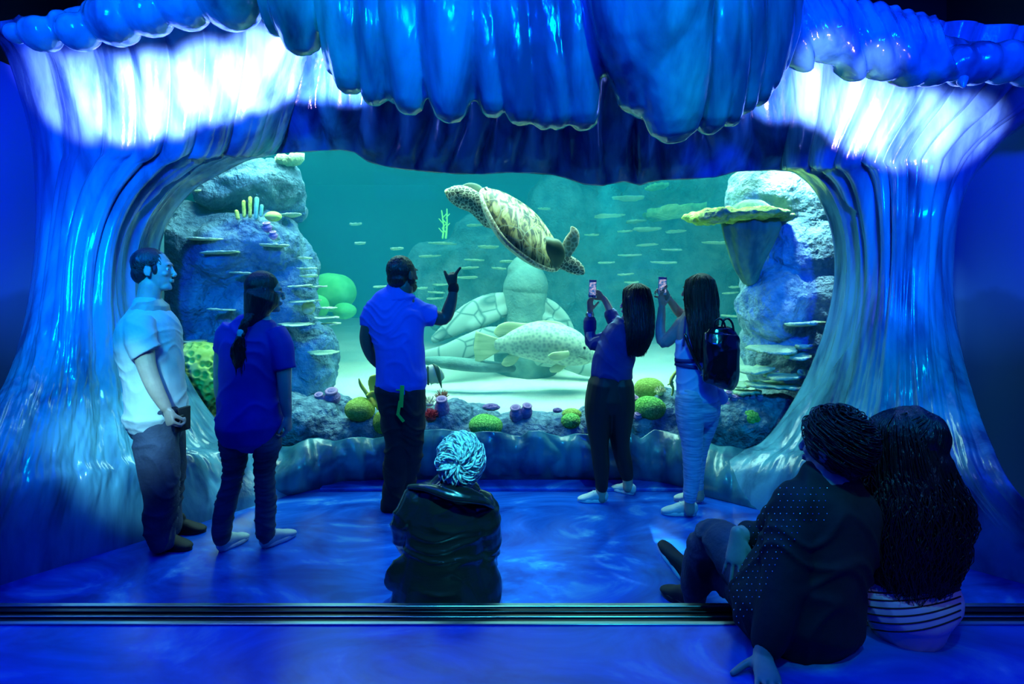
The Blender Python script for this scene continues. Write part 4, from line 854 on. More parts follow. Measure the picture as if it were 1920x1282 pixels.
def build_shell():
    fm = floor_material(); mu = mural_material()
    blk = mat('black_paint', (.004, .004, .006), rough=.7)
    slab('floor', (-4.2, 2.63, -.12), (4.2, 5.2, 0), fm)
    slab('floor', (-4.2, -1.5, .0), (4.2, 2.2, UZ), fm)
    slab('wall_left', (-3.72, -1.5, 0), (-3.6, 5.2, 3.15), mu); slab('wall_right', (3.6, -1.5, 0), (3.72, 5.2, 3.15), mu)
    slab('wall_left', (-3.72, -1.5, 3.15), (-3.6, 5.2, 4.4), blk); slab('wall_right', (3.6, -1.5, 3.15), (3.72, 5.2, 4.4), blk)
    slab('ceiling', (-4.2, -1.5, 4.4), (4.2, 5.2, 4.52), blk)
    # back wall with the window cut out, as four panels
    for lo, hi in (((-3.6, 4.86, 0), (-3.0, 5.0, 4.4)), ((3.0, 4.86, 0), (3.6, 5.0, 4.4)), ((-3.0, 4.86, 2.9), (3.0, 5.0, 4.4)), ((-3.0, 4.86, 0), (3.0, 5.0, .22))):
        slab('wall_back', lo, hi, blk)
    # steps: black treads between bright metal nosings
    tread = mat('black_rubber_tread', (.006, .006, .008), rough=.35)
    slab('trim_1', (-4.2, 2.2, 0), (4.2, 2.62, .145), tread)
    rail = mat('aluminium_nosing', (.45, .55, .6), rough=.28, metal=1)
    dark = mat('dark_nosing', (.05, .06, .08), rough=.3, metal=1)
    st = thing('step_edging', 'metal edging strips along the low steps across the floor', 'step edging', V(0, 2.4, 0))
    for n_, y0, y1, z0, z1, m in (('nosing', 2.2, 2.222, .27, UZ+.006, rail), ('nosing', 2.222, 2.262, .2, UZ-.03, dark), ('nosing', 2.52, 2.53, .14, .153, rail), ('nosing', 2.56, 2.585, .14, .153, dark), ('nosing', 2.605, 2.632, .0, .152, rail)):
        b = MB(); b.box(((0), (y0+y1)/2, (z0+z1)/2), (3.58, (y1-y0)/2, (z1-z0)/2)); b.build(n_, m, st, flat=True, bevel=.003)
    # low kerb in front of the sill
    b = MB(); b.box((-.05, 4.58, .012), (1.42, .1, .012)); o = b.build('trim_2', fm, None, flat=True, bevel=.006); o['kind'] = 'structure'
# ------------------------------------------------------------------ the tank
def build_tank():
    tw = mat('tank_wall_paint', (.05, .22, .3), rough=.8)
    for n_, lo, hi in (('wall_tank', (-7.2, 12, -.2), (7.2, 12.1, 3.7)), ('wall_tank', (-7.2, 5.0, -.2), (-7.1, 12, 3.7)), ('wall_tank', (7.1, 5.0, -.2), (7.2, 12, 3.7)), ('wall_tank', (-7.2, 5.0, 3.62), (7.2, 12.1, 3.7))):
        slab(n_, lo, hi, tw)
    slab('wall_tank', (-7.2, 5.0, -.2), (-3.0, 5.06, 3.7), tw); slab('wall_tank', (3.0, 5.0, -.2), (7.2, 5.06, 3.7), tw)
    # acrylic window
    m = bpy.data.materials.new('acrylic'); n, l = nodes_of(m); n.clear()
    o_ = n.new('ShaderNodeOutputMaterial'); tr = n.new('ShaderNodeBsdfTransparent'); gl = n.new('ShaderNodeBsdfGlossy'); mx = n.new('ShaderNodeMixShader'); fr = n.new('ShaderNodeFresnel'); fr.inputs[0].default_value = 1.25
    tr.inputs[0].default_value = (.96, 1, .99, 1); gl.inputs['Roughness'].default_value = .02
    l.new(fr.outputs[0], mx.inputs[0]); l.new(tr.outputs[0], mx.inputs[1]); l.new(gl.outputs[0], mx.inputs[2]); l.new(mx.outputs[0], o_.inputs['Surface'])
    b = MB(); b.add([V(-3, 4.8, .2), V(3, 4.8, .2), V(3, 4.8, 2.92), V(-3, 4.8, 2.92)], [(0, 1, 2, 3)])
    o = b.build('window_1', m, None, flat=True); o['kind'] = 'structure'
    # water
    m = bpy.data.materials.new('sea_water'); n, l = nodes_of(m); n.clear()
    o_ = n.new('ShaderNodeOutputMaterial'); sc = n.new('ShaderNodeVolumeScatter'); ab = n.new('ShaderNodeVolumeAbsorption'); ad = n.new('ShaderNodeAddShader')
    sc.inputs['Color'].default_value = (.02, .56, .8, 1); sc.inputs['Density'].default_value = WATER[0]; sc.inputs['Anisotropy'].default_value = .0
    ab.inputs['Color'].default_value = (.1, .8, .78, 1); ab.inputs['Density'].default_value = WATER[1]
    l.new(sc.outputs[0], ad.inputs[0]); l.new(ab.outputs[0], ad.inputs[1]); l.new(ad.outputs[0], o_.inputs['Volume'])
    b = MB(); b.box((0, 8.46, 1.75), (7.05, 3.5, 1.8)); o = b.build('water', m, None, flat=True); tag(o, 'clear teal sea water filling the tank', 'water', kind='stuff')
    # sand
    sand = mat('white_sand', (.62, .72, .6), (.78, .84, .72), scale=1.4, rough=.95, bump=.6, bscale=34)
    vs = []; nx, ny = 150, 90
    for j in range(ny+1):
        for i in range(nx+1):
            x = -7+14*i/nx; y = 5.0+7*j/ny
            z = .36+.075*(y-5)+.05*noise.noise(V(x*.5, y*1.1, 2))+.03*noise.noise(V(x*1.1, y*3.2, 7))+.008*noise.noise(V(x*6, y*9, 1))
            vs.append((x, y, z))
    b = MB(); b.add(vs, [(j*(nx+1)+i, j*(nx+1)+i+1, (j+1)*(nx+1)+i+1, (j+1)*(nx+1)+i) for j in range(ny) for i in range(nx)])
    o = b.build('sand_bed', sand, None); tag(o, 'pale rippled sand covering the tank bottom', 'sand', kind='stuff')
def rock_material(name, a, c, sc=5):
    m = mat(name, a, c, scale=sc, rough=.9, bump=1.0, bscale=26, detail=8)
    m.node_tree.nodes['Bump'].inputs['Distance'].default_value = .05
    return m
def rock_mb(b, px, py, d, rx, ry, rd, seg=40):
    k = F/d; b.ell(P(px, py, d), (rx/k, rd, ry/k), seg=seg, rings=seg//2)
def plate(px, py, d, w, parent, m, th=.02, deep=.5, seed=0, tilt=0):
    """shelf coral: a thin lobed disc, thicker and rougher at the rim"""
    k = F/d; r = w/2/k; rnd = random.Random(seed+px*3+py); n = 26; ph = rnd.random()*9; b = MB(); vs = []
    c = P(px, py, d); rings = ((.0, .5, .3), (.45, .55, .2), (.85, .7, .0), (1, .8, -.1), (1.0, -.5, .0), (.8, -1, .1), (.35, -1.6, .3))
    for q, z, _ in rings:
        for i in range(n):
            a = 2*math.pi*i/n; lob = 1+.14*math.sin(3*a+ph)+.09*math.sin(7*a+ph*2)+rnd.uniform(-.03, .03)
            x = math.cos(a)*r*q*lob; y = math.sin(a)*min(r*1.1, deep)*q*lob
            zz = z*th*.5*(1 if q else 1)+th*.5*noise.noise(V(x*30+px, y*30, z))*(q > .5)+math.sin(a+ph)*th*.35*q+tilt*x
            vs.append(c+V(x, y, zz))
    fs = [(j*n+i, j*n+(i+1) % n, (j+1)*n+(i+1) % n, (j+1)*n+i) for j in range(len(rings)-1) for i in range(n)]
    fs.append(tuple((len(rings)-1)*n+i for i in range(n)))
    b.add(vs, fs)
    return b.build('plate_coral', m, parent)
def build_reef():
    rk = rock_material('reef_rock', (.05, .13, .24), (.16, .32, .46)); rk2 = rock_material('pale_reef_rock', (.16, .3, .42), (.42, .6, .7), 9); rkf = rock_material('far_reef_rock', (.08, .2, .24), (.2, .36, .36))
    pl = mat('plate_coral', (.5, .72, .45), (.7, .85, .55), scale=30, rough=.9, bump=.8, bscale=60)
    plg = mat('green_plate_coral', (.22, .5, .16), (.45, .7, .25), scale=14, rough=.9, bump=.8, bscale=50)
    # left outcrop
    root = thing('reef_outcrop', 'large dark reef outcrop at the left of the tank with white-edged plate corals', 'reef rock', P(440, 780, 5.7))
    b = MB()
    for a in ((440, 470, 5.75, 105, 80, .5), (355, 460, 5.6, 75, 75, .4), (500, 460, 5.7, 62, 62, .4), (535, 470, 5.75, 36, 50, .35), (350, 560, 5.7, 80, 90, .4), (470, 590, 5.9, 80, 100, .5), (540, 580, 5.8, 45, 80, .35), (420, 690, 5.8, 130, 90, .5), (590, 680, 5.85, 38, 70, .3), (560, 740, 5.8, 55, 60, .35), (320, 650, 5.6, 60, 120, .4), (560, 520, 5.85, 26, 60, .3)): rock_mb(b, *a)
    b.build('rock', rk, root, voxel=.019, smooth=1, disp=rocky(.085, 3.0, 6))
    for i, (px, py, w, d) in enumerate(((384, 448, 64, 5.2), (416, 474, 62, 5.22), (515, 460, 50, 5.3), (466, 512, 56, 5.28), (572, 483, 24, 5.6), (574, 503, 36, 5.5), (579, 517, 32, 5.5), (560, 536, 42, 5.35), (594, 537, 36, 5.5), (563, 565, 44, 5.35), (613, 577, 34, 5.5), (610, 595, 44, 5.45), (556, 608, 60, 5.3), (620, 607, 32, 5.5), (419, 580, 46, 5.2), (605, 661, 52, 5.45), (546, 403, 36, 5.6), (373, 358, 16, 5.3), (355, 640, 60, 5.2), (590, 562, 24, 5.5))):
        plate(px, py, d, w, root, pl, th=.015, deep=.17, seed=i, tilt=.05*math.sin(i*2.1))
    r2 = thing('boulder', 'rounded grey boulder overhanging the top of the left reef', 'boulder', P(465, 410, 5.8))
    b = MB()
    for a in ((455, 345, 5.7, 70, 46, .4), (425, 365, 5.65, 48, 34, .35), (510, 350, 5.75, 50, 44, .35), (540, 365, 5.9, 26, 34, .25), (470, 395, 6.0, 95, 34, .4)): rock_mb(b, *a)
    b.build('rock', rk, r2, voxel=.018, smooth=1, disp=rocky(.07, 3.0, 6))
    o = plate(541, 299, 5.65, 50, r2, pl, th=.09, deep=.2, seed=77); o.name = 'frilly_coral'
    # right column
    r3 = thing('rock_column', 'pale rough rock column rising at the right edge of the window', 'rock column', P(1470, 780, 5.5))
    b = MB()
    for a in ((1450, 370, 5.6, 90, 70, .4), (1530, 380, 5.5, 70, 80, .4), (1520, 470, 5.5, 85, 80, .42), (1560, 560, 5.45, 90, 90, .4), (1450, 570, 5.45, 62, 75, .36), (1500, 660, 5.55, 90, 80, .4), (1430, 650, 5.6, 36, 70, .3), (1440, 520, 5.65, 50, 80, .3), (1520, 760, 5.5, 110, 60, .4)): rock_mb(b, *a)
    b.build('rock', rk2, r3, voxel=.022, smooth=1, disp=rocky(.06, 3.4))
    for i, (px, py, w, d) in enumerate(((1505, 606, 70, 5.05), (1451, 655, 84, 5.05), (1509, 649, 34, 4.98), (1499, 668, 48, 4.95), (1413, 693, 66, 5.1), (1470, 706, 70, 4.98), (1508, 699, 20, 4.95), (1448, 722, 96, 5.0), (1393, 721, 34, 5.05), (1398, 735, 46, 5.0))):
        plate(px, py, d, w, r3, pl, th=.032, deep=.22, seed=i+40)
    # table coral
    t = thing('table_coral', 'big yellow-green table coral with flat top on a fluted stalk', 'coral', P(1410, 515, 5.35))
    b = MB(); st = [(P(1405, 520, 5.35), .08, .08), (P(1402, 490, 5.3), .14, .13), (P(1405, 450, 5.25), .21, .18), (P(1408, 418, 5.2), .25, .22)]
    b.loft(st, sub=6, sides=40, rib=lambda a, th: .06*math.sin(th*11)+.04*math.sin(th*5+2))
    b.build('stalk', mat('coral_stalk', (.05, .16, .12), (.25, .42, .2), scale=9, rough=.9, bump=.9, bscale=20, stretch=(1, 1, .2)), t, voxel=.012, smooth=1)
    tbl = mat('table_coral_top', (.45, .72, .1), (.75, .95, .25), scale=26, rough=.9, bump=1, bscale=50)
    b = MB(); b.ell(P(1386, 405, 5.15), (.47, .36, .055), seg=70, rings=16, fn=lambda u, q: q*(1+.1*math.sin(5*math.atan2(u.y, u.x)+1)))
    b.ell(P(1330, 410, 5.05), (.16, .2, .045), seg=40, rings=12)
    b.build('top', tbl, t, voxel=.012, smooth=1, disp=lambda p: .028*fbm(p, 11, 3))
    # front ledge of reef rock under the window
    r4 = thing('reef_ledge', 'low bumpy reef ledge of blue-grey rock just inside the window', 'reef rock', P(960, 830, 5.1))
    b = MB()
    for a in ((530, 785, 5.15, 60, 50, .3), (580, 790, 5.1, 66, 46, .3), (630, 765, 5.25, 32, 24, .2), (610, 815, 5.05, 80, 40, .2), (700, 805, 5.15, 80, 36, .25), (790, 800, 5.15, 60, 40, .25), (845, 795, 5.2, 50, 46, .25), (900, 812, 5.15, 70, 34, .25), (880, 785, 5.3, 60, 28, .2), (985, 805, 5.15, 70, 32, .25), (1060, 810, 5.15, 60, 36, .25), (1130, 800, 5.15, 60, 44, .25), (1200, 795, 5.15, 60, 40, .25), (1250, 780, 5.2, 50, 50, .25), (1310, 790, 5.15, 70, 50, .3), (1390, 790, 5.1, 90, 56, .3), (1460, 790, 5.1, 60, 50, .3), (1250, 820, 5.0, 120, 26, .12), (1390, 830, 4.98, 80, 30, .12)): rock_mb(b, *a)
    b.loft([(P(470, 850, 5.1), .2, .15), (P(960, 870, 5.1), .18, .18), (P(1480, 860, 5.1), .2, .15)], sub=8, sides=14)
    b.build('rock', rock_material('ledge_rock', (.06, .14, .24), (.26, .42, .55), 14), r4, voxel=.018, smooth=1, disp=rocky(.03, 6.5))
    # hazy reef in the background
    r5 = thing('distant_reef', 'hazy terraced reef wall far behind the turtle', 'reef rock', P(1100, 600, 9.2))
    b = MB()
    for a in ((850, 540, 8.8, 70, 90, .6), (900, 500, 9, 60, 110, .6), (800, 500, 8.8, 45, 40, .4), (1040, 430, 9.4, 60, 100, .5), (1120, 470, 9.6, 80, 130, .5), (1220, 460, 9.4, 80, 130, .5), (1320, 470, 9.2, 80, 150, .5), (1000, 520, 9.6, 90, 100, .5), (1270, 340, 8.6, 75, 40, .5), (1090, 580, 9.8, 240, 60, .4), (1350, 400, 8.8, 70, 120, .5)): rock_mb(b, *a, seg=28)
    b.build('rock', rkf, r5, voxel=.05, smooth=2, disp=rocky(.12, 1.4))
    L = ((890, 422, 32), (830, 456, 48), (804, 480, 40), (890, 487, 34), (879, 502, 34), (876, 520, 38), (828, 533, 32), (820, 548, 30), (814, 559, 30), (916, 463, 38), (937, 503, 26), (951, 490, 28), (791, 540, 18), (1178, 372, 58), (1140, 405, 54), (1191, 415, 36), (1172, 433, 26), (1212, 430, 50), (1212, 459, 38), (1181, 478, 40), (1137, 492, 28), (1172, 514, 28), (1185, 529, 25), (1021, 391, 22), (1265, 434, 36), (1344, 455, 48), (1261, 468, 36), (1246, 492, 46), (1377, 538, 18), (1368, 549, 26), (1371, 592, 34), (744, 466, 24), (711, 537, 24), (666, 420, 22), (675, 456, 20), (1110, 440, 24), (1080, 500, 26))
    for i, (px, py, w) in enumerate(L): plate(px, py, 8.1 if px > 760 else 7.6, w, r5, pl, th=.022, deep=.2, seed=i+90)
    plate(1259, 397, 8.0, 104, r5, plg, th=.12, deep=.5, seed=200); plate(1230, 350, 8.1, 40, r5, plg, th=.06, deep=.3, seed=201)
    # ---- separate corals
    brain_g = mat('green_brain_coral', (.09, .42, .07), (.3, .72, .16), scale=34, rough=.9, bump=1, bscale=70, kind='edge', ramp=(.02, .16))
    brain_y = mat('yellow_brain_coral', (.30, .45, .07), (.55, .7, .16), scale=60, rough=.9, bump=.8, bscale=80)
    def dome(name, px, py, d, rx, ry, m, label, cat='coral', grp=None, bump=.004, rot=0, rd=None):
        k = F/d; b = MB(); b.ell(P(px, py, d), (rx/k, (rd or rx*.85)/k, ry/k), seg=44, rings=28)
        o = b.build(name, m, None, disp=lambda p: bump*(1-2*abs(noise.noise(p*38)))+.008*noise.noise(p*7)); tag(o, label, cat, grp); return o
    dome('brain_coral', 675, 767, 4.98, 28, 22, brain_y, 'pale yellow-green brain coral on the ledge left of the pointing man')
    dome('brain_coral', 716, 791, 4.93, 16, 22, brain_y, "small olive brain coral half hidden by the pointing man's trousers")
    dome('brain_coral', 911, 797, 4.92, 31, 20, brain_g, 'bright green brain coral on the ledge above the white-haired head')
    dome('brain_coral', 1072, 775, 5.05, 18, 9, brain_y, 'small yellow coral mound behind the bright green one left of the filming women')
    dome('brain_coral', 1070, 788, 4.95, 18, 13, brain_g, 'small bright green brain coral just left of the black leggings')
    dome('brain_coral', 1217, 730, 5.25, 28, 22, brain_y, 'yellow dome coral between the two filming women, rear of two')
    dome('brain_coral', 1218, 764, 4.98, 29, 22, brain_g, 'bright green brain coral between the two filming women')
    dome('brain_coral', 1404, 786, 4.9, 23, 20, brain_g, 'bright green brain coral on the ledge at the right of the window')
    far_g = mat('far_green_coral', (.05, .38, .1), (.1, .5, .15), scale=8, rough=.9)
    dome('mound_coral', 622, 548, 7.4, 46, 36, far_g, 'largest hazy green mound coral behind the left reef'); dome('mound_coral', 597, 575, 6.9, 20, 22, far_g, 'upright green mound coral touching the left reef'); dome('mound_coral', 646, 583, 7.2, 22, 15, far_g, 'low flat green mound coral on the sand right of the biggest mound')
    dome('ball_sponge', 578, 577, 5.5, 12, 12, mat('peach_sponge', (.7, .7, .25), (.5, .6, .35), scale=6), 'yellowish ball sponge on the side of the left reef')
    dome('ball_sponge', 513, 406, 5.35, 15, 9, mat('lemon_sponge', (.5, .75, .15), rough=.9), 'lemon green cushion sponge on top of the left reef')
    # honeycomb coral with deep pits
    k = F/5.1; cen = P(372, 712, 5.1)
    b = MB(); b.ell(cen, (72/k, .22, 70/k), seg=230, rings=150)
    def pits(p):
        dd, _ = noise.voronoi(p*17); return -.045*max(0, 1-dd[0]*1.9)**.8+.012
    hc = mat('honeycomb_coral', (.42, .6, .12), (.6, .78, .22), scale=20, rough=.9)
    tag(b.build('honeycomb_coral', hc, None, disp=pits), 'large yellow honeycomb coral full of pits behind the man in white', 'coral')
    pur = mat('purple_coral', (.22, .12, .36), (.36, .22, .5), scale=24, rough=.8, bump=.5, bscale=60); inn = mat('dark_polyp', (.02, .01, .05), rough=.8); rim = mat('mauve_rim', (.5, .26, .5), rough=.8)
    def cup(name, px, py, d, r, hgt, label, lean=(0, 0), grp=None):
        """barrel-shaped purple sponge with a dark mouth and a rim"""
        k = F/d; R = r/k; h = hgt/k; c = P(px, py, d); ax = V(lean[0], -.45, 1).normalized(); b = MB()
        rd = thing(name, label, 'sponge', c-ax*h, grp)
        b.loft([(c-ax*h, R*1.1, R*1.1), (c-ax*h*.5, R*1.15, R*1.15), (c, R*.85, R*.85)], sub=5, sides=22, rib=lambda a, t: .05*math.sin(a*60)); b.build('body', pur, rd)
        b = MB(); x = ax.cross(V(1, 0, 0)).normalized(); y = ax.cross(x); n = 24; vs = []
        for rr, z in ((.85, 0), (.95, .16), (.8, .34), (.5, .26)):
            vs += [c+ax*(R*z+R*.3)+(x*math.cos(2*math.pi*i/n)+y*math.sin(2*math.pi*i/n))*R*rr for i in range(n)]
        b.add(vs, [(j*n+i, j*n+(i+1) % n, (j+1)*n+(i+1) % n, (j+1)*n+i) for j in range(3) for i in range(n)]); b.build('rim', rim, rd)
        b = MB(); b.ell(c+ax*R*.42, (R*.5, R*.5, R*.14), rot=axes(x, y, ax)); b.build('mouth', inn, rd)
    cup('cup_sponge', 622, 738, 5.1, 13, 12, 'wide-mouthed purple cup sponge on the ledge right of the braided woman'); cup('cup_sponge', 598, 743, 5.08, 9, 9, 'small purple cup sponge touching the left of the wide-mouthed one')
    cup('cup_sponge', 574, 776, 4.93, 8, 10, "purple sponge beside the braided woman's lowered hand"); cup('tube_sponge', 828, 753, 4.98, 12, 26, 'tall purple tube sponge right beside the pointing man'); cup('tube_sponge', 967, 768, 4.98, 11, 16, 'left one of the twin dark purple tube sponges on the ledge', lean=(-.12, 0)); cup('tube_sponge', 988, 764, 5.0, 10, 15, 'right one of the twin dark purple tube sponges on the ledge', lean=(.15, 0))
    cup('cup_sponge', 500, 422, 5.28, 8, 6, 'upper of two small purple sponges near the top of the left reef'); cup('cup_sponge', 512, 438, 5.28, 7, 5, 'lower of two small purple sponges near the top of the left reef')
    cup('cup_sponge', 1190, 748, 5.05, 8, 6, 'purple button sponge behind the green coral between the filming women'); cup('cup_sponge', 1196, 778, 4.93, 7, 5, 'purple button sponge below the green coral between the filming women')
    for i, (px, py, r) in enumerate(((1366, 737, 6), (1376, 745, 6), (1387, 741, 6), (1382, 753, 6), (1364, 757, 5), (1398, 745, 6), (1410, 741, 6), (1425, 744, 6))):
        cup('button_sponge', px, py, 4.95, r, 4, 'small mauve button sponge in the cluster right of the backpack', grp='mauve button sponges on the right ledge')
    for px, py, rx, ry, lb in ((921, 763, 17, 7, 'flat purple honeycomb coral between tube sponges and green coral'), (1079, 801, 17, 11, "round purple honeycomb coral left of the black leggings"), (1045, 769, 9, 5, 'tiny mauve coral lump on the crest of the ledge')):
        k = F/5.0; b = MB(); b.ell(P(px, py, 5.0), (rx/k, rx*.7/k, ry/k), seg=60, rings=40)
        tag(b.build('honeycomb_coral', pur, None, disp=lambda p: -.014*max(0, 1-noise.voronoi(p*42)[0][0]*1.9)), lb, 'coral')
    red = mat('red_coral', (.5, .02, .04), (.7, .06, .08), scale=40, rough=.9); org = mat('rust_anemone', (.45, .16, .08), (.6, .3, .15), scale=20, rough=.8); cr = mat('cream_coral', (.75, .72, .5), rough=.9)
    def tuft(name, px, py, d, r, n, m, label, hgt=1.0, up=1.0, th=.006):
        k = F/d; b = MB(); rnd = random.Random(px); c = P(px, py, d); R = r/k
        b.ell(c, (R*.6, R*.6, R*.35), seg=14, rings=8)
        for i in range(n):
            a = rnd.random()*6.28; e = rnd.random(); v = V(math.cos(a)*(1-e*.5), math.sin(a)*(1-e*.5), up*(.25+e)).normalized()
            strand(b, [c, c+v*R*.6, c+v*R*hgt+V(0, 0, rnd.uniform(-.2, .3)*R)], th, th*.4, sides=6)
        tag(b.build(name, m, None), label, 'coral')
    tuft('anemone', 828, 747, 5.12, 15, 46, org, 'rust orange spiky anemone behind the tall purple tube sponge'); tuft('anemone', 805, 757, 5.05, 14, 50, cr, "cream and rust anemone at the pointing man's right hip")
    tuft('red_coral', 808, 784, 4.95, 16, 160, red, 'fuzzy crimson coral below the tall purple tube sponge', th=.005); tuft('anemone', 1238, 737, 5.08, 12, 60, cr, 'pale cream anemone between the two filming women')
    # tube sponges on top of the left reef
    yg = mat('yellow_tube_sponge', (.5, .68, .1), (.7, .8, .2), scale=40, rough=.9, bump=.6, bscale=90); tl = mat('teal_tube_sponge', (.12, .5, .42), (.2, .6, .5), scale=40, rough=.9)
    for px, p0, p1, r, m, lb in ((458, 405, 378, 3, yg, 'shorter yellow tube sponge on top of the left reef'), (469, 405, 371, 3.2, yg, 'taller yellow tube sponge on top of the left reef'), (480, 408, 373, 4, tl, 'tall teal tube sponge beside the yellow ones'), (489, 404, 386, 3, tl, 'short teal tube sponge beside the lemon sponge'), (446, 409, 397, 3.6, yg, 'stubby branched yellow sponge left of the tube sponges')):
        b = MB(); k = F/5.3; b.loft([(P(px, p0, 5.3), r/k, r/k), (P(px+(px-470)*.1, p1, 5.3), r*1.1/k, r*1.1/k)], sub=6, sides=14)
        tag(b.build('tube_sponge', m, None, disp=lambda p: .003*noise.noise(p*60)), lb, 'sponge')
    # yellow leaf coral, seahorse-like branch, thin green weed
    yc = mat('yellow_leaf_coral', (.75, .75, .12), (.85, .85, .3), scale=6, rough=.8)
    b = MB(); q = lambda x, y, d=5.0: P(x, y, d)
    b.loft([(q(712, 765), .03, .02), (q(708, 740), .06, .012), (q(703, 715), .065, .01), (q(700, 704), .04, .008)], sub=4, sides=14); b.loft([(q(700, 760, 4.98), .025, .02), (q(688, 738, 4.98), .02, .012), (q(677, 722, 4.98), .018, .01), (q(673, 710, 4.98), .008, .008)], sub=4, sides=12); b.loft([(q(712, 750, 4.9), .03, .02), (q(700, 738, 4.88), .03, .01), (q(688, 744, 4.86), .02, .008)], sub=4, sides=12)
    tag(b.build('leaf_coral', yc, None, voxel=.007, smooth=3), "yellow leafy coral fanning out beside the pointing man's left hip", 'coral')
    b = MB(); b.loft([(P(x, y, 4.95), r, r) for x, y, r in ((1260, 741, .008), (1262, 728, .012), (1258, 716, .016), (1262, 705, .014), (1268, 697, .012))], sub=5, sides=10); b.loft([(P(1262, 716, 4.95), .008, .008), (P(1252, 721, 4.94), .005, .005)], sub=3, sides=8)
    tag(b.build('branch_coral', yc, None, disp=lambda p: .004*noise.noise(p*50)), 'thin knobbly yellow branch coral beside the pale tank top', 'coral')
    b = MB(); wd = mat('green_weed', (.3, .8, .2), rough=.8)
    for x0, x1, top in ((830, 828, 395), (836, 838, 392)):
        b.tube([P(x0, 446, 7.2), P(x0+2, 425, 7.2), P(x1, top, 7.2)], .014, r2=.008, sides=6)
        for j in range(4): b.tube([P(x0, 436-j*9, 7.2), P(x0+(7 if j % 2 else -7), 428-j*9, 7.2)], .009, r2=.006, sides=5)
    tag(b.build('seaweed', wd, None), 'spindly green seaweed standing on the far reef left of the turtle', 'seaweed')
def build_animals():
    # ---- sea turtle
    D = 5.35; k = F/D
    a = V(-.70, -.06, .71).normalized(); bb = V(.71, 0, .70); th = math.radians(58); u = (bb*math.sin(th)+V(0, -1, 0)*math.cos(th)); u = (u-a*u.dot(a)).normalized(); w = a.cross(u).normalized(); R = axes(a, w, u)
    c = P(976, 430, D)
    root = thing('sea_turtle', 'green sea turtle with mottled shell swimming across the window', 'turtle', c)
    m = bpy.data.materials.new('turtle_shell'); n, l = nodes_of(m); bs = n['Principled BSDF']
    tc = n.new('ShaderNodeTexCoord'); v1 = n.new('ShaderNodeTexVoronoi'); v1.feature = 'DISTANCE_TO_EDGE'; v1.inputs['Scale'].default_value = 5.5; l.new(tc.outputs['Object'], v1.inputs['Vector'])
    t = n.new('ShaderNodeTexNoise'); t.inputs['Scale'].default_value = 9; t.inputs['Detail'].default_value = 4; t.inputs['Distortion'].default_value = 1.2; mp = n.new('ShaderNodeMapping'); mp.inputs['Rotation'].default_value = (0, .8, 0); mp.inputs['Scale'].default_value = (2.2, 1, .7); l.new(tc.outputs['Object'], mp.inputs[0]); l.new(mp.outputs[0], t.inputs['Vector'])
    r = n.new('ShaderNodeValToRGB'); e = r.color_ramp.elements; e[0].position = .42; e[0].color = (.05, .05, .045, 1); e[1].position = .52; e[1].color = (.55, .45, .2, 1); q = e.new(.66); q.color = (.75, .68, .42, 1)
    l.new(t.outputs['Fac'], r.inputs[0]); r2 = n.new('ShaderNodeValToRGB'); r2.color_ramp.elements[0].position = .0; r2.color_ramp.elements[0].color = (1, 1, 1, 1); r2.color_ramp.elements[1].position = .03; r2.color_ramp.elements[1].color = (0, 0, 0, 1); l.new(v1.outputs['Distance'], r2.inputs[0])
    mx = n.new('ShaderNodeMix'); mx.data_type = 'RGBA'; l.new(r2.outputs[0], mx.inputs[0]); l.new(r.outputs[0], mx.inputs[6]); mx.inputs[7].default_value = (.5, .5, .38, 1); l.new(mx.outputs[2], bs.inputs['Base Color']); bs.inputs['Roughness'].default_value = .45
    sk = mat('turtle_skin', (.08, .09, .08), (.72, .68, .52), scale=26, kind='edge', rough=.6, ramp=(.0, .12)); 
    # dark scales with pale seams
    sk = mat('turtle_scales', (.78, .75, .6), (.10, .11, .1), scale=30, kind='edge', rough=.6, ramp=(.03, .12)); skp = mat('turtle_pale_scales', (.82, .8, .68), (.38, .36, .26), scale=24, kind='edge', rough=.6, ramp=(.04, .22)); pls = mat('plastron', (.6, .66, .55), (.5, .6, .5), scale=4, rough=.6); flp = mat('dark_flipper', (.07, .12, .09), (.12, .18, .12), scale=8, rough=.5)
    def shp(u_, q_): 
        tq = 1-.16*u_.x if u_.x > 0 else 1-.30*(-u_.x)**2
        return V(q_.x, q_.y*(1-.12*abs(u_.x))*(1 if u_.x < .2 else 1-.25*(u_.x-.2)), q_.z*(1 if u_.z > 0 else .62))
    b = MB(); b.ell(c, (.49, .345, .15), rot=R, seg=60, rings=40, fn=lambda u_, q_: shp(u_, V(q_.x, q_.y, max(q_.z, -.015))) )
    b.build('carapace', m, root)
    b = MB(); b.ell(c-u*.015-w*.0, (.485, .34, .13), rot=R, seg=50, rings=30, fn=lambda u_, q_: shp(u_, V(q_.x, q_.y, min(q_.z*1.5, .02))))
    b.build('plastron', pls, root, disp=lambda p: 0)
    b = MB(); n_ = 48; rp = []
    for i in range(n_+1):
        t_ = 2*math.pi*i/n_; u_ = V(math.cos(t_), math.sin(t_), 0); rp.append(c+R@shp(u_, V(u_.x*.49, u_.y*.345, 0)))
    b.loft([(p, .022, .02) for p in rp], sub=1, sides=8); b.build('shell_rim', skp, root)
    # head and neck at the upper left
    def ln(*pts): return [(P(x, y, D+dd), r, r2) for x, y, dd, r, r2 in pts]
    b = MB(); b.loft(ln((925, 405, .02, .13, .1), (906, 390, 0, .115, .09), (890, 380, 0, .10, .085), (872, 371, -.02, .108, .09), (855, 365, -.02, .092, .075), (843, 361, -.02, .06, .05), (838, 359, -.02, .03, .028)), sub=4, sides=18)
    b.build('head', sk, root, voxel=.012, smooth=3)
    b = MB(); b.ell(P(838, 361, D-.03), (.018, .03, .025)); b.build('beak', mat('beak', (.8, .72, .35), rough=.4), root)
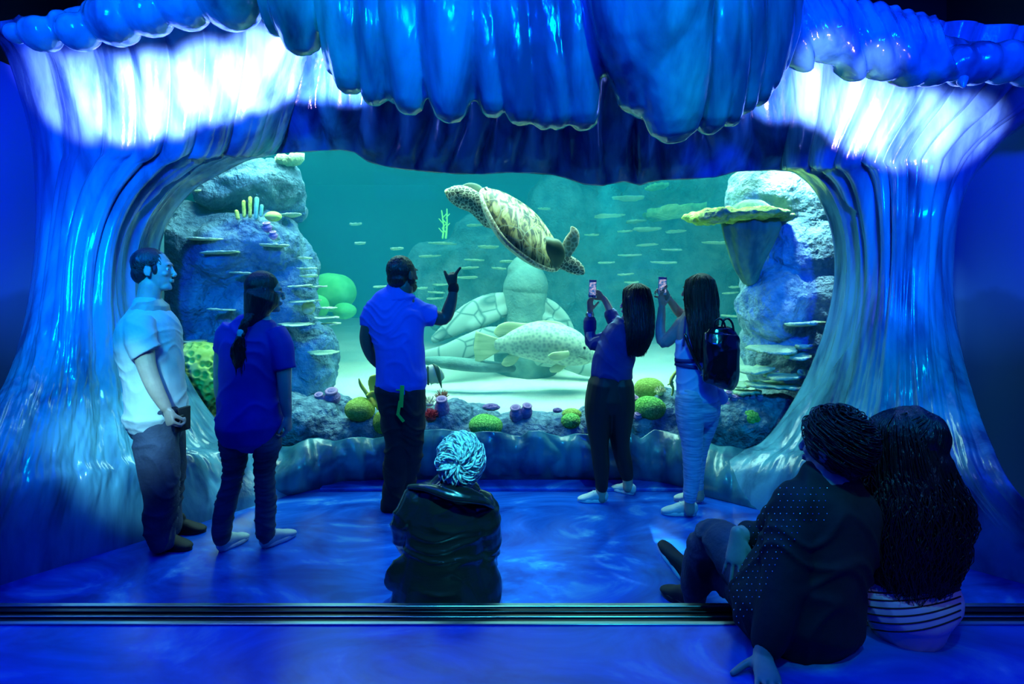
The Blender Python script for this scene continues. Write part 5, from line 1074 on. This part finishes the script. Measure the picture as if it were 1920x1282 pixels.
    b = MB(); b.ell(P(858, 361, D-.11), (.014, .01, .014)); b.build('eye', M_rubber, root)
    b = MB(); b.loft(ln((905, 368, .2, .05, .012), (893, 356, .22, .055, .014), (880, 350, .24, .04, .012), (868, 349, .25, .015, .008)), sub=5, sides=14); b.build('front_flipper', flp, root)
    # broad dark flipper folded back against the shell
    b = MB(); b.loft([(P(1026, 446, D-.2), .03, .012), (P(1036, 456, D-.23), .07, .018), (P(1043, 474, D-.23), .078, .018), (P(1044, 490, D-.19), .055, .014), (P(1041, 500, D-.16), .02, .01)], sub=5, sides=18, wax=V(.85, 0, -.3)); b.build('front_flipper', flp, root)
    b = MB(); b.loft(ln((1050, 487, -.02, .05, .03), (1062, 470, -.05, .062, .02), (1072, 452, -.08, .066, .016), (1076, 436, -.09, .045, .013), (1072, 426, -.09, .015, .008)), sub=5, sides=16); b.build('rear_flipper', skp, root)
    b = MB(); b.loft(ln((1045, 487, -.02, .07, .05), (1062, 492, -.03, .075, .04), (1078, 501, -.04, .068, .03), (1089, 508, -.04, .045, .022), (1094, 512, -.04, .02, .012)), sub=5, sides=16); b.build('rear_flipper', sk, root)
    b = MB(); b.box(P(917, 360, D-.06), (.055, .02, .01), rot=R@Matrix.Rotation(.2, 3, 'Z')); b.build('tracking_tag', M_phone, root, bevel=.004)
    # ---- grouper
    D2 = 6.0; gm = mat('grouper_skin', (.28, .42, .36), (.55, .68, .52), scale=30, rough=.6, kind='voronoi', ramp=(.2, .7)); fm = mat('grouper_fin', (.42, .58, .3), (.66, .76, .45), scale=12, rough=.6, stretch=(.3, 1, 2.2))
    g = thing('grouper', 'big pale grouper fish resting over the sand in front of the stone turtle', 'fish', P(1010, 650, D2))
    f6 = Fig(D2)
    b = MB(); b.loft(f6.st([(930, 646, 0, 12, 5), (945, 645, 0, 15, 10), (965, 643, 0, 25, 20), (1000, 640, 0, 36, 32), (1035, 644, 0, 39, 38), (1068, 652, 0, 36, 36), (1092, 662, 0, 25, 28), (1110, 668, 0, 13, 18), (1117, 670, 0, 5, 10)]), sub=5, sides=26); b.build('body', gm, g)
    def fin(name, rows, parent=g, m=fm, d=D2):
        b = MB(); b.loft([(P(x, y, d+dd), r/(F/d), .009) for x, y, dd, r in rows], sub=5, sides=14, rib=lambda a_, t_: .03*math.sin(a_*70)); return b.build(name, m, parent)
    b = MB(); n_ = 16; vs = []; c0 = P(935, 646, D2)
    for s_ in (-1, 1):
        for i in range(n_+1):
            t_ = -1+2*i/n_; y_ = 652+t_*32; x_ = 890+7*t_*t_*0+4*abs(t_)-2
            for q_ in range(7):
                f_ = q_/6; xx = 940+(x_-940)*f_; yy = 646+t_*10+(y_-646-t_*10)*f_; vs.append(P(xx, yy, D2)+V(0, s_*(.02-.016*f_)+.006*math.sin(i*3.14), 0))
    N1 = (n_+1)*7; fs = []
    for i in range(n_):
        for q_ in range(6):
            a0 = i*7+q_; fs.append((a0, a0+7, a0+8, a0+1)); fs.append((N1+a0, N1+a0+1, N1+a0+8, N1+a0+7))
    for i in range(n_): fs.append((i*7+6, (i+1)*7+6, N1+(i+1)*7+6, N1+i*7+6))
    for q_ in range(6): fs.append((q_, q_+1, N1+q_+1, N1+q_)); fs.append((n_*7+q_+1, n_*7+q_, N1+n_*7+q_, N1+n_*7+q_+1))
    b.add(vs, fs); b.build('tail_fin', fm, g)
    fin('dorsal_fin', ((932, 628, 0, 8), (940, 619, 0, 11), (955, 615, 0, 12), (975, 613, 0, 8), (990, 612, 0, 6))); fin('dorsal_fin', ((985, 612, 0, 5), (1015, 608, 0, 7), (1045, 609, 0, 6), (1065, 617, 0, 4)))
    fin('anal_fin', ((972, 663, 0, 5), (960, 673, 0, 10), (948, 680, 0, 8), (942, 682, 0, 3))); fin('pectoral_fin', ((1066, 662, -.22, 5), (1050, 667, -.26, 8), (1036, 668, -.27, 7), (1029, 668, -.27, 3))); fin('pelvic_fin', ((1060, 682, -.05, 5), (1045, 690, -.08, 8), (1032, 694, -.08, 4)))
    b = MB(); b.ell(P(1096, 652, D2-.15), (.014, .01, .014)); b.build('eye', M_rubber, g)
    b = MB(); b.tube([P(1086, 668, D2-.2), P(1104, 674, D2-.1), P(1117, 672, D2-.02)], .006, sides=6); b.build('mouth', flp, g)
    # ---- stone turtle sculpture
    D3 = 7.0; st_ = mat('weathered_statue', (.08, .2, .2), (.18, .34, .3), scale=4, rough=.85, bump=.5, bscale=30)
    sc_ = mat('statue_scales', (.06, .16, .16), (.3, .44, .4), scale=3.6, kind='edge', rough=.85, ramp=(.0, .05))
    s = thing('turtle_statue', 'sunken giant stone turtle sculpture with domed head and spread flippers', 'sculpture', P(985, 680, D3)); f7 = Fig(D3)
    b = MB(); b.loft(f7.st([(988, 690, .15, 60, 60), (985, 650, .1, 58, 60), (984, 610, 0, 40, 44), (984, 575, 0, 40, 44), (985, 545, 0, 41, 44), (984, 520, 0, 34, 38), (982, 506, 0, 20, 22)]), sub=5, sides=28); b.build('neck', st_, s, disp=rocky(.012, 3))
    b = MB(); b.loft(f7.st([(985, 541, 0, 43, 47), (985, 532, 0, 42, 46), (982, 515, 0, 36, 40), (978, 500, 0, 22, 24)]), sub=5, sides=28); b.ell(P(966, 507, D3), (.1, .14, .1)); b.build('head', st_, s, voxel=.025, smooth=3)
    b = MB(); b.loft(f7.st([(950, 565, 0, 18, 16), (918, 572, -.15, 22, 14), (880, 592, -.3, 24, 10), (845, 616, -.4, 18, 8), (812, 638, -.45, 8, 5)]), sub=5, sides=18); b.loft(f7.st([(950, 580, -.1, 12, 10), (915, 596, -.25, 13, 9), (880, 612, -.35, 12, 8)]), sub=4, sides=14); b.build('shoulder_flipper', sc_, s, voxel=.025, smooth=2)
    b = MB(); b.loft(f7.st([(960, 640, -.2, 22, 14), (920, 638, -.35, 26, 12), (880, 650, -.45, 24, 10), (840, 664, -.5, 20, 8), (800, 668, -.55, 12, 6), (770, 670, -.55, 5, 4)]), sub=5, sides=18); b.build('front_flipper', sc_, s)
    b = MB(); b.loft(f7.st([(1015, 570, 0, 16, 16), (1035, 580, .0, 15, 14), (1055, 600, 0, 14, 10), (1070, 625, 0, 10, 8)]), sub=5, sides=16); b.loft(f7.st([(1005, 590, -.1, 12, 10), (1030, 606, -.1, 11, 10), (1055, 622, -.1, 9, 8)]), sub=5, sides=14); b.build('shoulder_flipper', sc_, s, voxel=.025, smooth=2)
    b = MB(); b.loft(f7.st([(1010, 660, -.2, 26, 20), (1060, 668, -.3, 24, 16), (1100, 690, -.4, 16, 10), (1125, 700, -.4, 5, 5)]), sub=5, sides=16); b.build('front_flipper', sc_, s)
    b = MB(); b.loft(f7.st([(800, 676, -.9, 8, 10), (840, 680, -.95, 12, 16), (900, 686, -.95, 12, 16), (960, 690, -.9, 8, 12)]), sub=4, sides=14); b.build('shell_edge', st_, s)
    # ---- bannerfish half hidden behind the man
    h = thing('angelfish', 'tall pale striped angelfish behind the pointing man, near the sand', 'fish', P(808, 705, 5.3)); cf = mat('cream_fish', (.75, .78, .55), rough=.5)
    b = MB(); b.loft([(P(x, y, 5.3), r/(F/5.3), t_) for x, y, r, t_ in ((793, 706, 5, .01), (799, 705, 12, .03), (807, 703, 19, .035), (815, 704, 19, .03), (822, 708, 14, .02), (827, 713, 9, .01))], sub=5, sides=18); b.build('body', cf, h)
    bl = mat('fish_stripe', (.03, .09, .06), rough=.5)
    b = MB(); b.loft([(P(812, 682, 5.3), .006, .006), (P(819, 690, 5.27), .02, .02), (P(824, 710, 5.28), .016, .02), (P(828, 727, 5.29), .004, .006)], sub=5, sides=12); b.build('stripe', bl, h)
    b = MB(); b.loft([(P(802, 688, 5.28), .01, .01), (P(801, 704, 5.262), .014, .012), (P(803, 720, 5.28), .01, .01)], sub=5, sides=10); b.build('stripe', bl, h)
# ------------------------------------------------------------------ light and camera
def spot(name, loc, tgt, e, col, size=40, blend=.5, r=.1):
    L = bpy.data.lights.new(name, 'SPOT'); L.energy = e; L.color = col; L.spot_size = math.radians(size); L.spot_blend = blend; L.shadow_soft_size = r
    o = bpy.data.objects.new(name, L); C.objects.link(o); o.location = loc; o.rotation_euler = (Vector(tgt)-Vector(loc)).to_track_quat('-Z', 'Y').to_euler(); return o
def area(name, loc, tgt, e, col, sx, sy, spread=180):
    L = bpy.data.lights.new(name, 'AREA'); L.shape = 'RECTANGLE'; L.size = sx; L.size_y = sy; L.energy = e; L.color = col; L.spread = math.radians(spread)
    o = bpy.data.objects.new(name, L); C.objects.link(o); o.location = loc; o.rotation_euler = (Vector(tgt)-Vector(loc)).to_track_quat('-Z', 'Y').to_euler(); return o
WATER = (.085, .06)
BLUE = (.0, .045, 1.0); VIO = (.5, .36, 1.0); CYAN = (.0, .55, 1.0); TEAL = (.0, .85, .8)
def build_lights():
    # hall spotlights: saturated floods from above, violet-white lip beams from added unseen low uplights
    spot('spot_blue_left', (-1.4, .7, 2.9), P(250, 330, 4.0), 900, BLUE, 46, .6, .08)
    spot('spot_blue_right', (1.5, .7, 2.9), P(1660, 290, 4.0), 850, BLUE, 48, .6, .08)
    spot('spot_blue_centre', (0, .4, 3.7), P(1000, 260, 4.3), 420, BLUE, 64, .8, .1)
    for i, (px, py, sz, e) in enumerate(((130, 142, 9, .6), (215, 138, 9.5, 1.1), (300, 132, 9.5, 1.1), (400, 120, 9.5, 1.1), (490, 115, 9.5, 1.3), (580, 122, 9.5, 1.8), (650, 145, 8, 1.8), (1470, 175, 8, 1), (1545, 165, 8, 1), (1625, 180, 9, 1.2), (1710, 200, 9, .9), (1790, 215, 9, .5), (1550, 72, 6, .12), (1650, 90, 5, .1))):
        spot('spot_beam', ((px-960)/1100*1.0, 1.2, 1.0), P(px, py, 4.2 if i < 12 else 3.1), 6500*e, VIO, sz, .6, .03)
    spot('spot_low_left', (-1.8, .9, 3.0), P(210, 600, 3.7), 330, CYAN, 40, .9, .08)
    spot('spot_low_right', (1.9, 1.0, 3.0), P(1680, 560, 3.7), 260, CYAN, 40, .9, .08)
    spot('spot_hot_left', (-1.5, .9, 2.6), P(235, 800, 3.4), 800, (.3, .85, 1), 15, .9, .05)
    spot('spot_person', (-1.0, .5, 3.2), P(285, 600, 3.5), 170, (.05, .7, 1), 14, .6, .08)
    spot('spot_hair', (-.1, .9, 4.0), V(-.24, 2.8, .75), 1000, (.08, .9, 1), 17, .9, .06)
    spot('fill_striped_top', (1.3, -.3, 3.6), P(1700, 1130, 2.1), 60, (.35, .42, 1), 12, .8, .05)  # added unseen fill that brightens the striped top
    spot('spot_floor_cyan', (.9, .6, 4.0), V(.92, 3.3, .3), 220, (.03, .75, .95), 40, .8, .1)
    area('ceiling_wash', (0, 2.4, 4.3), (0, 3.0, 0), 170, BLUE, 5, 3)
    area('front_wash', (0, -1.0, 3.6), (0, 4.4, 1.8), 30, BLUE, 5, 1)
    spot('spot_crest', (.9, .4, 3.6), P(1050, 90, 2.8), 210, (.0, .5, 1), 60, .8, .05); spot('spot_crest', (-1.3, .4, 3.6), P(400, 40, 3.1), 130, (.0, .85, .9), 60, .8, .05)
    area('wall_wash_left', (-3.0, 2.6, 4.2), (-3.6, 4.2, 1.8), 26, BLUE, .6, 1.6); area('wall_wash_right', (3.0, 2.6, 4.2), (3.6, 4.2, 1.8), 20, BLUE, .6, 1.6)
    # tank lamps over the water, added fills by the window, one beam through it
    area('tank_lamp_near', (0, 5.2, 3.4), (0, 5.3, 0), 90, (.5, 1, .75), 6, .3, 130)
    area('tank_lamp_front', (0, 5.9, 3.5), (0, 6.1, 0), 170, (.40, 1, .88), 6, .9, 130)
    area('tank_lamp_middle', (0, 8, 3.5), (0, 8, 0), 72, (.15, .92, 1), 9, 2, 150)
    area('tank_lamp_rear', (0, 10.8, 3.5), (0, 10.8, 0), 30, (.2, .9, 1), 10, 1.2, 150)
    spot('tank_fill_right', (1.0, 4.98, 3.3), V(2.7, 5.5, 1.5), 130, (.4, .95, 1), 60, .8, .05)  # added unseen fill for the dark side of the rock column
    spot('tank_fill_right', (2.35, 4.95, 2.9), V(2.8, 5.4, 1.1), 300, (.45, .95, 1), 85, .8, .05); spot('tank_fill_left', (-2.2, 4.95, 2.9), V(-2.8, 5.5, 1.5), 60, (.35, .9, 1), 85, .8, .05)  # two more added fills, hidden behind the header
    spot('tank_fill_left', (-1.7, 4.98, 3.2), V(-2.8, 5.4, 1.3), 170, (.5, 1, .8), 75, .8, .05)  # added unseen fill for the left reef and honeycomb coral
    spot('tank_beam', (.9, 6.0, 3.3), V(.78, 3.5, 0), 2600, (.3, 1, .8), 9, .5, .03)
def build_camera():
    c = bpy.data.cameras.new('camera'); c.sensor_width = 36; c.sensor_fit = 'HORIZONTAL'; c.lens = 36*F/1920; c.shift_y = -(641-533)/1920; c.clip_start = .05
    o = bpy.data.objects.new('camera', c); C.objects.link(o); o.location = (0, 0, H); o.rotation_euler = (math.pi/2, 0, 0); bpy.context.scene.camera = o
    sc = bpy.context.scene; sc.view_settings.view_transform = 'Standard'; sc.view_settings.look = 'None'; sc.view_settings.exposure = 0; sc.view_settings.gamma = 1; sc.view_settings.use_curve_mapping = False
    w = bpy.data.worlds.new('world'); sc.world = w; w.use_nodes = True; w.node_tree.nodes['Background'].inputs[0].default_value = (.0, .001, .006, 1); w.node_tree.nodes['Background'].inputs[1].default_value = 1
    try:
        cy = sc.cycles; cy.max_bounces = 6; cy.diffuse_bounces = 2; cy.glossy_bounces = 3; cy.transparent_max_bounces = 12; cy.transmission_bounces = 4; cy.volume_bounces = 1; cy.use_denoising = True
        cy.sample_clamp_indirect = 4; cy.caustics_reflective = False; cy.caustics_refractive = False
    except Exception: pass
import time
for fn in (build_shell, build_wave, build_tank, build_reef, build_animals, man_white, woman_braid, man_pointing, girl_phone, girl_backpack, person_leather, man_seated, woman_seated, build_lights, build_camera):
    t0 = time.time(); fn(); print('BUILT', fn.__name__, round(time.time()-t0, 1))
